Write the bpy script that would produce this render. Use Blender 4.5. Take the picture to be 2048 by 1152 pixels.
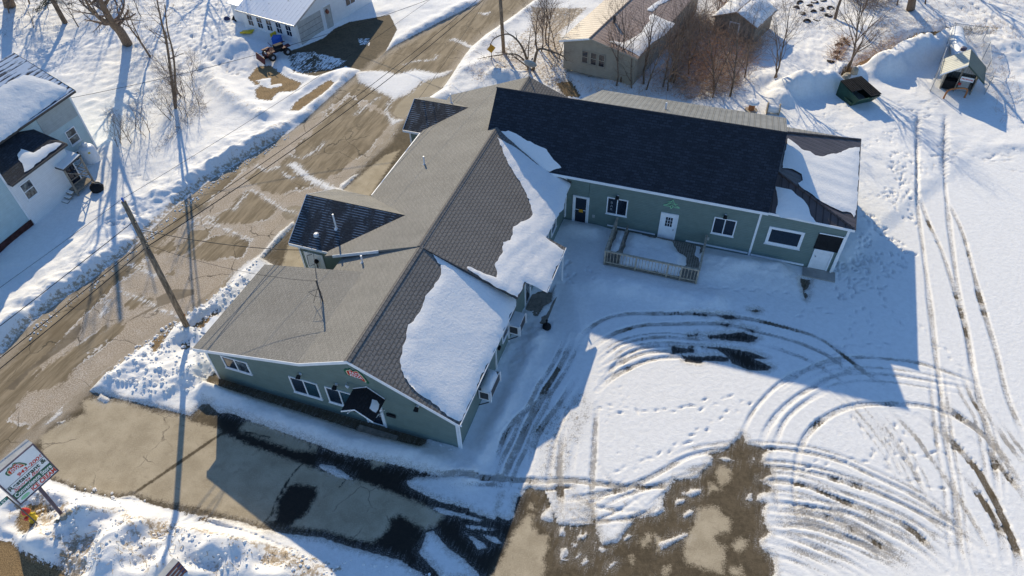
import bpy, math, random
import numpy as np
from mathutils import Vector, Matrix
from mathutils.geometry import delaunay_2d_cdt
PI=math.pi
# ------------------------------------------------------------------ camera model (also used to place things on the ground)
F,PIT,ROL,AZ,H=1368.0,math.radians(45.38),math.radians(-1.72),math.radians(69.85),30.0
_f=np.array([0,math.cos(PIT),-math.sin(PIT)]);_u=np.array([0,math.sin(PIT),math.cos(PIT)]);_r=np.array([1.,0,0])
RT=math.cos(ROL)*_r+math.sin(ROL)*_u; UP=-math.sin(ROL)*_r+math.cos(ROL)*_u; FW=_f
def ray(x,y): return FW+RT*(x-1024)/F-UP*(y-576)/F
def G(x,y,z=0.0):
    d=ray(x,y); p=d*((z-H)/d[2]); return np.array([p[0],p[1],z])
ea=np.array([math.cos(AZ),math.sin(AZ),0]);eb=np.array([math.sin(AZ),-math.cos(AZ),0]);ez=np.array([0,0,1.])
OO=G(921.8,899.6)
def L(a,b,z=0.0): return OO+ea*a+eb*b+ez*z
def on_plane(x,y,p0,n):
    d=ray(x,y);o=np.array([0,0,H]);return o+d*(((np.array(p0)-o)@n)/(d@n))
def lab(p): q=np.array(p)-OO; return float(q@ea),float(q@eb)
SUN_EL,SUN_AZ=math.radians(25.7),math.radians(104.2)
rng=np.random.default_rng(7)
scn=bpy.context.scene; COL=scn.collection
for o in list(bpy.data.objects): bpy.data.objects.remove(o)
# ------------------------------------------------------------------ node helpers
class NT:
    def __init__(s,name,rough=.8,spec=.3):
        s.m=bpy.data.materials.new(name); s.m.use_nodes=True; s.t=s.m.node_tree; s.t.nodes.clear()
        s.out=s.n('ShaderNodeOutputMaterial'); s.b=s.n('ShaderNodeBsdfPrincipled')
        s.l(s.b.outputs[0],s.out.inputs[0]); s.b.inputs['Roughness'].default_value=rough
        s.b.inputs['Specular IOR Level'].default_value=spec
    def n(s,t,**k):
        q=s.t.nodes.new(t)
        for a,v in k.items(): setattr(q,a,v)
        return q
    def l(s,a,b): s.t.links.new(a,b)
    def put(s,inp,v):
        if hasattr(v,'is_output'): s.l(v,inp)
        elif isinstance(v,(tuple,list)) and len(v)==3 and inp.type=='RGBA': inp.default_value=(*v,1)
        else: inp.default_value=v
    def math(s,op,a,b=0.0,c=0.0,clamp=False):
        q=s.n('ShaderNodeMath',operation=op); q.use_clamp=clamp
        s.put(q.inputs[0],a); s.put(q.inputs[1],b); s.put(q.inputs[2],c); return q.outputs[0]
    def ss(s,x,lo,hi):
        q=s.n('ShaderNodeMapRange',interpolation_type='SMOOTHSTEP'); s.put(q.inputs['Value'],x)
        s.put(q.inputs['From Min'],lo); s.put(q.inputs['From Max'],hi); return q.outputs[0]
    def mix(s,f,a,b):
        q=s.n('ShaderNodeMix',data_type='RGBA'); s.put(q.inputs[0],f); s.put(q.inputs[6],a); s.put(q.inputs[7],b); return q.outputs[2]
    def attr(s,nm): return s.n('ShaderNodeAttribute',attribute_name=nm).outputs['Fac']
    def co(s,kind='Object'): return s.n('ShaderNodeTexCoord').outputs[kind]
    def pos(s): return s.n('ShaderNodeNewGeometry').outputs['Position']
    def map(s,v,scale=(1,1,1),rot=(0,0,0),loc=(0,0,0)):
        q=s.n('ShaderNodeMapping'); s.l(v,q.inputs[0]); q.inputs['Scale'].default_value=scale; q.inputs['Rotation'].default_value=rot; q.inputs['Location'].default_value=loc; return q.outputs[0]
    def noise(s,v,scale,detail=4,rough=.55,dist=0):
        q=s.n('ShaderNodeTexNoise'); s.l(v,q.inputs['Vector']); q.inputs['Scale'].default_value=scale; q.inputs['Detail'].default_value=detail; q.inputs['Roughness'].default_value=rough; q.inputs['Distortion'].default_value=dist; return q.outputs[0]
    def vor(s,v,scale,feature='F1',rand=1.0):
        q=s.n('ShaderNodeTexVoronoi',feature=feature); s.l(v,q.inputs['Vector']); q.inputs['Scale'].default_value=scale; q.inputs['Randomness'].default_value=rand; return q
    def sep(s,v):
        q=s.n('ShaderNodeSeparateXYZ'); s.l(v,q.inputs[0]); return q.outputs
    def bump(s,h,strength=.5,dist=.02):
        q=s.n('ShaderNodeBump'); s.put(q.inputs['Height'],h); q.inputs['Strength'].default_value=strength; q.inputs['Distance'].default_value=dist
        s.l(q.outputs[0],s.b.inputs['Normal'])
    def col(s,c): s.put(s.b.inputs['Base Color'],c)
def simple(name,c,rough=.6,spec=.3,var=.12,nscale=3.0,metal=0.0,bump=0.0,dark=None):
    t=NT(name,rough,spec); p=t.co(); n=t.noise(p,nscale,6); n2=t.noise(p,nscale*9,3)
    f=t.math('ADD',t.math('MULTIPLY',n,.65),t.math('MULTIPLY',n2,.35))
    c0=tuple(x*(1-var*1.6) for x in c); c1=tuple(min(1,x*(1+var*1.2)) for x in c)
    t.col(t.mix(t.ss(f,.3,.7),dark or c0,c1)); t.b.inputs['Metallic'].default_value=metal
    if bump: t.bump(n2,bump,.01)
    return t.m
def uvlap(name,c,pitch=.11,axis=1,var=.1,rough=.55,depth=.5,grime=None):
    """lapped siding / ribbed panels: uv metres"""
    t=NT(name,rough,.3); uv=t.co('UV'); x=t.sep(uv)[axis]; fr=t.math('FRACT',t.math('DIVIDE',x,pitch))
    n=t.noise(t.co(),2.5,5); n2=t.noise(t.map(uv,(.6,9,1)),1.5,4)
    f=t.math('ADD',t.math('MULTIPLY',n,.5),t.math('MULTIPLY',n2,.5))
    cc=t.mix(t.ss(f,.3,.7),tuple(v*(1-var) for v in c),tuple(v*(1+var) for v in c))
    cc=t.mix(t.math('MULTIPLY',t.ss(fr,.13,.03),.35),cc,tuple(v*.5 for v in c))
    t.col(cc); t.bump(fr,depth,.02); return t.m
def ribs(name,c,pitch=.3,axis=0,var=.15,rough=.45,snow=0):
    t=NT(name,rough,.4); uv=t.co('UV'); x=t.sep(uv)[axis]; fr=t.math('FRACT',t.math('DIVIDE',x,pitch))
    rib=t.math('MULTIPLY',t.ss(fr,.0,.08),t.ss(fr,.28,.2)); n=t.noise(t.map(uv,(1,1,1)),1.2,6); 
    cc=t.mix(t.ss(n,.3,.72),tuple(v*(1-var) for v in c),tuple(v*(1+var) for v in c))
    cc=t.mix(t.math('MULTIPLY',t.ss(fr,.42,.36),t.math('MULTIPLY',t.ss(fr,.16,.24),.75)),cc,tuple(v*.3 for v in c))
    if snow: cc=t.mix(t.ss(t.noise(t.map(uv,(.5,2,1)),2.2,5),.62-snow*.3,.66-snow*.3),cc,(.82,.83,.85))
    t.col(cc); t.bump(rib,.8,.03); return t.m
def shingle(name,c,tab=(.33,.17),var=.25,contrast=.5,dust=0.0,mortar=.03):
    t=NT(name,.9,.2); uv=t.co('UV')
    q=t.n('ShaderNodeTexBrick'); t.l(uv,q.inputs['Vector']); q.offset=.5
    q.inputs['Scale'].default_value=1; q.inputs['Brick Width'].default_value=tab[0]; q.inputs['Row Height'].default_value=tab[1]
    q.inputs['Mortar Size'].default_value=mortar; q.inputs['Mortar Smooth'].default_value=.4; q.inputs['Bias'].default_value=0
    q.inputs['Color1'].default_value=(*[v*(1-var) for v in c],1); q.inputs['Color2'].default_value=(*[v*(1+var) for v in c],1)
    q.inputs['Mortar'].default_value=(*[v*(1-contrast) for v in c],1)
    n=t.noise(t.map(uv,(1,.35,1)),.8,6); n3=t.noise(uv,13,3,.75)
    cc=t.mix(t.ss(n,.25,.75),tuple(v*.82 for v in c),tuple(v*1.2 for v in c))
    mm=t.n('ShaderNodeMix',data_type='RGBA',blend_type='MIX'); mm.inputs[0].default_value=.45; t.l(q.outputs[0],mm.inputs[6]); t.l(cc,mm.inputs[7])
    c2=t.mix(t.math('MULTIPLY',t.ss(n3,.5,.66),.7),mm.outputs[2],tuple(v*1.55 for v in c)); c2=t.mix(t.math('MULTIPLY',t.ss(n3,.48,.3),.5),c2,tuple(v*.5 for v in c))
    if dust:
        fr=t.math('FRACT',t.math('DIVIDE',t.sep(uv)[1],tab[1])); nn=t.noise(t.map(uv,(1,.4,1)),1.6,6)
        c2=t.mix(t.math('MULTIPLY',t.ss(fr,.75,.95),t.ss(nn,.62-dust,.75-dust)),c2,(.45,.5,.56))
    t.col(c2)
    fr=t.math('FRACT',t.math('DIVIDE',t.sep(uv)[1],tab[1])); t.bump(t.math('SUBTRACT',t.math('SUBTRACT',1.0,fr),t.math('MULTIPLY',q.outputs['Fac'],.6)),.6,.02); return t.m
def snowmat(name='roof_snow_white',c=(.86,.845,.82)):
    t=NT(name,.75,.25); p=t.co(); n=t.noise(p,6,6,.6); n2=t.noise(p,35,3)
    t.col(t.mix(t.ss(n,.3,.7),tuple(v*.96 for v in c),c))
    t.bump(t.math('ADD',n,t.math('MULTIPLY',n2,.5)),.5,.045); return t.m
def bark(name,c):
    t=NT(name,.9,.15); p=t.co(); n=t.noise(t.map(p,(6,6,1.2)),2.2,6,.6); t.col(t.mix(t.ss(n,.35,.65),tuple(v*.55 for v in c),tuple(v*1.35 for v in c))); t.bump(n,.7,.03); return t.m
M={}
M['green']=uvlap('green_lap_siding',(.165,.222,.202),.13,depth=.9)
M['white_trim']=simple('white_trim_paint',(.8,.81,.82),.5,.35,.05)
M['white_side']=uvlap('white_lap_siding',(.74,.75,.75),.11,var=.06)
M['blue_side']=uvlap('pale_blue_siding',(.42,.55,.58),.11,var=.08)
M['grey_side']=uvlap('grey_aged_siding',(.36,.40,.40),.11,var=.12)
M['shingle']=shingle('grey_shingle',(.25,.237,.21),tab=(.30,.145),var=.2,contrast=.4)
M['shingle_dim']=shingle('shaded_grey_shingle',(.185,.172,.158),tab=(.34,.2),var=.12,contrast=.72,mortar=.045)  # same grey shingle with the right slopes' weaker sunlight put into the colour
M['charcoal']=shingle('charcoal_shingle',(.030,.036,.048),tab=(.36,.17),var=.6,contrast=.6)
M['dormer_shade_shingle']=shingle('shaded_dormer_shingle',(.060,.060,.062),tab=(.3,.16),var=.45,contrast=.6,dust=.17)  # dark copy for the dormers' near slopes, their shade put into the colour
M['metal_grey']=ribs('grey_ribbed_metal',(.185,.175,.155),.36,0,.22)
M['metal_purple']=ribs('brown_ribbed_metal',(.095,.076,.074),.42,0,.15)
M['metal_tan']=ribs('tan_ribbed_metal',(.27,.19,.135),.5,0,.14)
M['metal_green']=ribs('dark_green_metal',(.03,.075,.06),.22,0,.12)
M['metal_white']=ribs('pale_green_striped_metal',(.40,.40,.34),.36,0,.12)
M['galv']=ribs('galvanised_panel',(.34,.36,.36),.18,0,.2,.4)
M['glass']=NT('window_glass',.06,.6).m; M['glass'].node_tree.nodes['Principled BSDF'].inputs['Base Color'].default_value=(.008,.016,.03,1)
def curtain():
    t=NT('curtained_glass',.12,.6); n=t.noise(t.map(t.co(),(1.2,1.2,1)),2.2,4); t.col(t.mix(t.ss(n,.4,.7),(.012,.02,.03),(.22,.25,.24))); return t.m
M['curtain']=curtain()
M['teal_glass']=simple('teal_blind_glass',(.012,.045,.062),.1,.6,.4,1.2)
M['black']=simple('black_plastic',(.018,.019,.021),.8,.15,.2)
M['black_tar']=shingle('black_awning_shingle',(.02,.021,.024),tab=(.3,.15),var=.3,contrast=.4)
M['snow']=snowmat()
M['wood']=simple('weathered_wood',(.44,.37,.28),.85,.2,.25,6)
M['greywood']=simple('grey_weathered_wood',(.26,.225,.18),.9,.15,.25,5)
M['pole']=bark('pole_wood',(.23,.175,.125))
M['bark']=bark('tree_bark',(.19,.14,.10))
M['twig']=bark('twig_bark',(.22,.16,.125))
M['twig_light']=bark('dry_brush_twig',(.46,.29,.18))
M['steel']=simple('galvanised_steel',(.42,.43,.44),.4,.5,.12,metal=.6)
M['dark_metal']=simple('dark_metal',(.05,.05,.052),.45,.4,.2)
M['white_metal']=simple('white_painted_metal',(.78,.78,.78),.4,.4,.06)
M['cabinet']=simple('grey_sign_cabinet',(.42,.42,.40),.5,.4,.12)
M['purple_post']=simple('dull_purple_post',(.10,.075,.10),.5,.4,.2)
M['red']=simple('red_paint',(.55,.045,.03),.45,.4,.1)
M['sign_red']=simple('sign_red',(.58,.05,.03),.5,.3,.05)
M['sign_green']=simple('sign_green',(.02,.13,.07),.5,.3,.08)
M['sign_dark']=simple('sign_dark_lettering',(.035,.07,.055),.5,.3,.08)
M['sign_white']=simple('sign_white',(.78,.80,.80),.4,.4,.03)
M['cream']=simple('sign_cream',(.75,.62,.42),.5,.3,.05)
M['yellow']=simple('yellow_paint',(.66,.48,.03),.5,.35,.1)
M['orange_sign']=simple('amber_sign',(.60,.30,.02),.5,.35,.08)
M['maroon']=simple('maroon_paint',(.085,.010,.014),.6,.2,.15)
M['blue']=simple('blue_plastic',(.015,.12,.5),.45,.4,.1)
M['dump_green']=simple('dumpster_green',(.018,.06,.04),.55,.35,.2)
M['tan_wall']=uvlap('tan_siding',(.36,.315,.25),.12,var=.1)
M['found']=simple('dark_red_foundation',(.07,.032,.03),.9,.1,.3)
M['concrete']=simple('concrete',(.33,.31,.28),.9,.2,.15,2)
M['rust']=simple('rusty_orange_pipe',(.40,.15,.05),.6,.3,.2)
M['rubber']=simple('black_rubber',(.025,.024,.024),.8,.2,.3)
M['grass']=simple('dry_grass',(.34,.23,.10),.95,.1,.35,5)
M['stone']=simple('pale_stone',(.36,.32,.25),.9,.2,.25,2)
M['needle']=simple('pine_needles',(.035,.05,.02),.8,.2,.3)
M['logo_green']=simple('pale_green_logo',(.30,.62,.36),.5,.3,.05)
M['teal_sign']=simple('street_sign_green',(.01,.16,.15),.4,.4,.05)
M['navy']=simple('navy_print',(.03,.04,.11),.5,.3,.2)
M['brown_print']=simple('brown_print',(.20,.07,.045),.5,.3,.2)
M['wire']=simple('black_cable',(.02,.02,.022),.6,.3,.1)
# ------------------------------------------------------------------ mesh builder
def worldloc(o):
    v=Vector((0,0,0))
    while o: v+=o.location; o=o.parent
    return v
class MB:
    def __init__(s): s.v=[]; s.f=[]; s.uv={}
    def pt(s,p): s.v.append((float(p[0]),float(p[1]),float(p[2]))); return len(s.v)-1
    def poly(s,pts): i=[s.pt(p) for p in pts]; s.f.append(i); return s
    def slab(s,pts,t,d=(0,0,-1)):
        """planar polygon extruded by t along d"""
        d=np.array(d,float)*t; n=len(pts); a=[s.pt(p) for p in pts]; b=[s.pt(np.array(p)+d) for p in pts]
        nn=np.zeros(3); P=[np.array(p,float) for p in pts]
        for i in range(n): nn+=np.cross(P[i]-P[0],P[(i+1)%n]-P[0])
        if nn@d>0: a,b=a[::-1],b[::-1]
        s.f.append(a); s.f.append(b[::-1])
        for i in range(n): j=(i+1)%n; s.f.append([a[i],b[i],b[j],a[j]])
        return s
    def bo(s,o,x,y,z):
        """box from corner o with edge vectors"""
        o,x,y,z=[np.array(q,float) for q in (o,x,y,z)]
        if np.cross(x,y)@z<0: x,y=y,x
        k=[s.pt(o+x*i+y*j+z*l) for l in (0,1) for j in (0,1) for i in (0,1)]
        for f in ((0,2,3,1),(4,5,7,6),(0,1,5,4),(1,3,7,5),(3,2,6,7),(2,0,4,6)): s.f.append([k[q] for q in f])
        return s
    def bc(s,c,sx,sy,sz,ang=0.0):
        """box centred in plan at c, base at c.z"""
        x=np.array([math.cos(ang),math.sin(ang),0])*sx; y=np.array([-math.sin(ang),math.cos(ang),0])*sy
        return s.bo(np.array(c,float)-x/2-y/2,x,y,(0,0,sz))
    def tube(s,P,R,n=6,cap=True):
        P=[np.array(p,float) for p in P]
        if not hasattr(R,'__len__'): R=[R]*len(P)
        rings=[]; ref=None
        for i,p in enumerate(P):
            d=P[min(i+1,len(P)-1)]-P[max(i-1,0)]; d=d/(np.linalg.norm(d)+1e-9)
            if ref is None: ref=np.array([1,0,0.]) if abs(d[0])<.8 else np.array([0,1.,0])
            u=ref-d*(ref@d); u/=np.linalg.norm(u)+1e-9; w=np.cross(d,u); ref=u
            rings.append([s.pt(p+R[i]*(math.cos(2*PI*k/n)*u+math.sin(2*PI*k/n)*w)) for k in range(n)])
        for a,b in zip(rings,rings[1:]):
            for k in range(n): s.f.append([a[k],a[(k+1)%n],b[(k+1)%n],b[k]])
        if cap: s.f.append(rings[0][::-1]); s.f.append(rings[-1])
        return s
    def lathe(s,c,prof,n=14,ax=(0,0,1)):
        ax=np.array(ax,float); ax/=np.linalg.norm(ax); c=np.array(c,float)
        return s.tube([c+ax*h for h,r in prof],[max(r,.002) for h,r in prof],n)
    def ring(s,c,ax,R,r,n=16,m=6):
        ax=np.array(ax,float); ax/=np.linalg.norm(ax); u=np.cross(ax,[0.3,.2,1]); u/=np.linalg.norm(u); w=np.cross(ax,u); c=np.array(c,float)
        idx=[[s.pt(c+(R+r*math.cos(2*PI*k/m))*(math.cos(2*PI*i/n)*u+math.sin(2*PI*i/n)*w)+ax*r*math.sin(2*PI*k/m)) for k in range(m)] for i in range(n)]
        for i in range(n):
            for k in range(m): s.f.append([idx[i][k],idx[(i+1)%n][k],idx[(i+1)%n][(k+1)%m],idx[i][(k+1)%m]])
        return s
    def build(s,name,mat,parent=None,loc=None,smooth=False,uv=True):
        me=bpy.data.meshes.new(name); off=worldloc(parent) if parent else Vector((0,0,0))
        if loc is not None: off=off+Vector(tuple(loc)) if parent else Vector(tuple(float(q) for q in loc))
        o3=np.array(off); V=np.array(s.v,float).reshape(-1,3)-o3
        me.from_pydata(V.tolist(),[],s.f); 
        me.materials.append(mat)
        if uv:
            L_=me.uv_layers.new(name='UVMap'); W=np.array(s.v,float); dat=np.zeros((len(me.loops),2)); k=0
            for f in s.f:
                P=W[f]; n=np.zeros(3)
                for i in range(1,len(f)-1): n+=np.cross(P[i]-P[0],P[i+1]-P[0])
                n/=np.linalg.norm(n)+1e-12
                u=np.array([-n[1],n[0],0]); lu=np.hypot(u[0],u[1])
                u=u/lu if lu>.02 else ea.copy(); v=np.cross(n,u)
                dat[k:k+len(f),0]=P@u; dat[k:k+len(f),1]=P@v; k+=len(f)
            L_.data.foreach_set('uv',dat.ravel())
        if smooth: me.polygons.foreach_set('use_smooth',[True]*len(me.polygons))
        me.update(); ob=bpy.data.objects.new(name,me); COL.objects.link(ob)
        if parent: ob.parent=parent
        if loc is not None and not parent: ob.location=off
        return ob
def pieces(items,name,mat,parent):
    for it in items: MB().bo(*it).build(name,mat,parent)
def tag(o,label=None,cat=None,group=None,kind=None):
    if label: o['label']=label
    if cat: o['category']=cat
    if group: o['group']=group
    if kind: o['kind']=kind
    return o
def thing(name,loc,label,cat,group=None):
    o=bpy.data.objects.new(name,None); o.empty_display_size=.3; COL.objects.link(o); o.location=tuple(float(q) for q in loc)
    return tag(o,label,cat,group)
def copy_tree(o,parent=None):
    c=o.copy(); COL.objects.link(c)
    if parent: c.parent=parent
    for ch in list(o.children): copy_tree(ch,c)
    return c
def text_mesh(name,txt,size,o,rv,uvv,mat,parent,shear=0.0,bold=0.0,depth=.006,width=None,align='LEFT'):
    cu=bpy.data.curves.new('t','FONT'); cu.body=txt; cu.size=size; cu.shear=shear; cu.offset=bold; cu.extrude=depth; cu.align_x=align
    ob=bpy.data.objects.new('t',cu); COL.objects.link(ob); dg=bpy.context.evaluated_depsgraph_get(); dg.update()
    me=bpy.data.meshes.new_from_object(ob.evaluated_get(dg)); bpy.data.objects.remove(ob); bpy.data.curves.remove(cu)
    n=len(me.vertices); V=np.zeros(n*3); me.vertices.foreach_get('co',V); V=V.reshape(-1,3)
    if width: 
        w=V[:,0].max()-V[:,0].min(); V[:,0]*=width/max(w,1e-6)
    rv,uvv,o=[np.array(q,float) for q in (rv,uvv,o)]; nv=np.cross(rv,uvv)
    W=o+V[:,:1]*rv+V[:,1:2]*uvv+V[:,2:3]*nv-np.array(worldloc(parent))
    me.vertices.foreach_set('co',W.ravel()); me.materials.clear(); me.materials.append(mat); me.update(); me.name=name
    q=bpy.data.objects.new(name,me); COL.objects.link(q); q.parent=parent; return q
# window / door on a wall: o = lower-left corner on wall, r = right unit, n = outward normal
def window(parent,o,r,n,w,h,style='slider',frame=None,pane=None,fw=.07,out=.05,name='window'):
    o,r,n=[np.array(q,float) for q in (o,r,n)]; frame=frame or M['white_trim']; pane=pane or M['glass']; b=MB(); i0=-.02*n
    b.bo(o+i0,r*w,ez*fw,n*(out+.02)).bo(o+i0+ez*(h-fw),r*w,ez*fw,n*(out+.02))
    b.bo(o+i0+ez*fw,r*fw,ez*(h-2*fw),n*(out+.02)).bo(o+i0+r*(w-fw)+ez*fw,r*fw,ez*(h-2*fw),n*(out+.02))
    if style=='slider': b.bo(o+i0+r*(w/2-.03)+ez*fw,r*.06,ez*(h-2*fw),n*(out+.012))
    if style in('sash','six'): b.bo(o+i0+r*fw+ez*(h/2-.025),r*(w-2*fw),ez*.05,n*(out+.012))
    if style=='six':
        b.bo(o+i0+r*(w/2-.012)+ez*fw,r*.024,ez*(h/2-fw-.025),n*(out+.004)); b.bo(o+i0+r*(w/2-.012)+ez*(h/2+.025),r*.024,ez*(h/2-fw-.025),n*(out+.004))
    if style!='plain' or True: b.bo(o+i0+r*(-.04)-ez*.05,r*(w+.08),ez*.047,n*(out+.05))
    f=b.build(name,frame,parent)
    if style=='slider':
        c=MB().bo(o+r*fw+ez*fw,r*(w/2-.03-fw),ez*(h-2*fw),n*.012).build('pane',M['glass'],f)
        c=MB().bo(o+r*(w/2+.03)+ez*fw,r*(w/2-.03-fw),ez*(h-2*fw),n*.016).build('pane',pane,f)
    else: MB().bo(o+r*fw+ez*fw,r*(w-2*fw),ez*(h-2*fw),n*.012).build('pane',pane,f)
    return f
def door(parent,o,r,n,w,h,mat,kind='panel',handle_right=True):
    o,r,n=[np.array(q,float) for q in (o,r,n)]; i0=-.02*n
    d=MB().bo(o+r*.08+i0,r*(w-.16),ez*(h-.08),n*.05).build('door',mat,parent)
    b=MB(); b.bo(o+i0,r*.078,ez*h,n*.09).bo(o+i0+r*(w-.078),r*.078,ez*h,n*.09).bo(o+i0+r*.08+ez*(h-.078),r*(w-.16),ez*.078,n*.09); b.build('door_frame',M['white_trim'],d)
    hx=w-.2 if handle_right else .2
    MB().lathe(o+r*hx+ez*1.0+n*.03,[(0,.02),(.05,.02),(.05,.04),(.09,.035)],8,n).build('handle',M['steel'],d)
    if kind=='nine':
        b=MB(); x0,y0,ww,hh=w*.3,h*.52,w*.42,h*.34
        for i in range(3):
            for j in range(3): b.bo(o+r*(x0+i*ww/3+.015)+ez*(y0+j*hh/3+.015)+n*.028,r*(ww/3-.03),ez*(hh/3-.03),n*.008)
        b.build('pane',M['glass'],d)
    if kind=='glass':
        MB().bo(o+r*.19+ez*.12+n*.028,r*(w-.38),ez*(h*.5-.14),n*.008).build('pane',M['glass'],d)
        MB().bo(o+r*.19+ez*(h*.5+.03)+n*.028,r*(w-.38),ez*(h*.5-.2),n*.008).build('pane',M['glass'],d)
    return d
def lamp(parent,o,n):
    n=np.array(n,float); r=np.cross(ez,n); o=np.array(o,float)
    f=MB().bo(o-r*.06-ez*.06-.02*n,r*.12,ez*.12,n*.07).tube([o+n*.04,o+n*.2+ez*.02],.018,6).build('wall_lamp',M['white_trim'],parent)
    MB().tube([o+n*.14+ez*.05,o+n*.30-ez*.08],[.10,.13],10).build('lamp_head',M['black'],f)
def snow_patch(label,pxs,p0,n,thick=.12,name='roof_snow_sheet',jag=.1,step=.28,seed=0,ripple=None,z0=.02,wav=.5):
    """slab of snow lying on a roof plane; outline traced on that plane, subdivided and roughened"""
    n=np.array(n,float); n/=np.linalg.norm(n); u=np.array([-n[1],n[0],0]) if abs(n[2])<.999 else ea.copy(); u/=np.linalg.norm(u); v=np.cross(n,u)
    W=[np.array(q,float) if len(q)==3 else on_plane(q[0],q[1],p0,n) for q in pxs]
    O=W[0]; P=[(float((w-O)@u),float((w-O)@v)) for w in W]
    r=np.random.default_rng(seed); out=[]
    for i in range(len(P)):
        a=np.array(P[i]);b=np.array(P[(i+1)%len(P)]);d=b-a;l=np.hypot(*d);k=max(1,int(l/.16)); nn=np.array([-d[1],d[0]])/max(l,1e-6)
        for j in range(k):
            t=j/k; out.append(a+d*t+nn*((r.normal()*.3+.55*math.sin(3.1*(t*l+i))+.4*math.sin(7.7*(t*l)+i*2))*jag*.45*min(1,4*t*(1-t)*2) if j else 0))
    out=np.array(out); mn=out.min(0);mx=out.max(0)
    gx=np.arange(mn[0],mx[0],step);gy=np.arange(mn[1],mx[1],step); X,Y=np.meshgrid(gx,gy); Q=np.c_[X.ravel(),Y.ravel()]+r.uniform(-.08,.08,(X.size,2))
    sd=sdpoly_pts(Q[:,0],Q[:,1],out); ins=Q[sd>.09]; di=sd[sd>.09]
    vs=[Vector(p) for p in out.tolist()]+[Vector(p) for p in ins.tolist()]; ne=len(out)
    res=delaunay_2d_cdt(vs,[],[list(range(ne))],1,1e-5); V2=res[0];F2=res[2]; orig=res[3]
    hs=[]
    for k,q in enumerate(V2):
        oi=orig[k][0] if orig[k] else 0
        if oi<ne and orig[k]: hs.append(-.01); continue
        dd=di[oi-ne] if orig[k] else 0
        h=thick*min(1,(dd/.45))**.9*(1+.25*math.sin(q[0]*1.7+seed)*math.sin(q[1]*1.3))+r.normal()*.008*thick/.1
        if ripple: h+=ripple[0]*min(1,dd/.5)*math.sin(2*PI*(q[0]*ripple[2]+q[1]*ripple[3])/ripple[1]+1.2*math.sin(q[0]*.9))
        hs.append(max(h,.012))
    b=MB(); 
    for q,h in zip(V2,hs): b.pt(O+u*q[0]+v*q[1]+n*(h+z0))
    b.f=[list(f) if True else f for f in F2]
    # orient up
    for i,f in enumerate(b.f):
        A,B,C=[np.array(b.v[k]) for k in f[:3]]
        if np.cross(B-A,C-A)@n<0: b.f[i]=f[::-1]
    c=np.mean(np.array(b.v),0)
    o=b.build(name,M['snow'],None,loc=(c[0],c[1],min(q[2] for q in b.v)),smooth=True,uv=False); tag(o,label,'snow sheet'); return o
def sdpoly_pts(X,Y,P):
    """signed distance (+ inside) of points to polygon P"""
    P=np.asarray(P,float); d2=np.full(X.shape,1e9); ins=np.zeros(X.shape,bool); n=len(P)
    for i in range(n):
        ax,ay=P[i];bx,by=P[(i+1)%n];ex,ey=bx-ax,by-ay
        wx,wy=X-ax,Y-ay;t=np.clip((wx*ex+wy*ey)/(ex*ex+ey*ey+1e-12),0,1);d2=np.minimum(d2,(wx-ex*t)**2+(wy-ey*t)**2)
        c=((ay>Y)!=(by>Y)); 
        if ey!=0: ins^=c&(X<ex*(Y-ay)/ey+ax)
    return np.where(ins,1,-1)*np.sqrt(d2)
def Zm(s,ox,oy): return lambda *p:[(ox+p[i]/s,oy+p[i+1]/s) for i in range(0,len(p),2)]
SKY_S,SUN_S,EXPO=.15,4.5,.30
# ================================================================== GROUND (one height field, split into ground / road / parking lot)
def axis(segs):
    out=[segs[0][0]]
    for a,b,st in segs:
        k=max(1,int(round((b-a)/st))); out+=list(a+(b-a)*(np.arange(1,k+1))/k)
    return np.array(out)
XS=axis([(-62,-34,.24),(-34,-4,.115),(-4,31,.075),(31,60,.2)]); YS=axis([(9,34,.075),(34,50,.12),(50,84,.22)])
NX,NY=len(XS),len(YS); GX,GY=np.meshgrid(XS,YS)          # rows = Y
def vnoise(sc,seed,oct=4,gain=.5):
    out=np.zeros(GX.shape);amp=1.;tot=0;r=np.random.default_rng(seed)
    for o in range(oct):
        s=sc*2**o; x=(GX+100)*s; y=(GY+50)*s; n=int(max(x.max(),y.max()))+3; t=r.random((n,n)).astype(np.float32)
        i=x.astype(int);j=y.astype(int);fx=x-i;fy=y-j;fx=fx*fx*(3-2*fx);fy=fy*fy*(3-2*fy)
        out+=amp*((t[j,i]*(1-fx)+t[j,i+1]*fx)*(1-fy)+(t[j+1,i]*(1-fx)+t[j+1,i+1]*fx)*fy); tot+=amp;amp*=gain
    return out/tot
def gp(pxs): return np.array([G(x,y)[:2] for x,y in pxs])
def window_idx(P,pad):
    mn=P.min(0)-pad;mx=P.max(0)+pad
    return np.searchsorted(XS,mn[0]),np.searchsorted(XS,mx[0]),np.searchsorted(YS,mn[1]),np.searchsorted(YS,mx[1])
PADD=1.6
def sdp(pxs,world=False):
    P=np.array(pxs) if world else gp(pxs); out=np.full(GX.shape,-PADD); a,b,c,d=window_idx(P,PADD)
    if b>a and d>c:
        X=GX[c:d,a:b];Y=GY[c:d,a:b]; out[c:d,a:b]=np.clip(sdpoly_pts(X,Y,P),-PADD,PADD)
    return out
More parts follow.
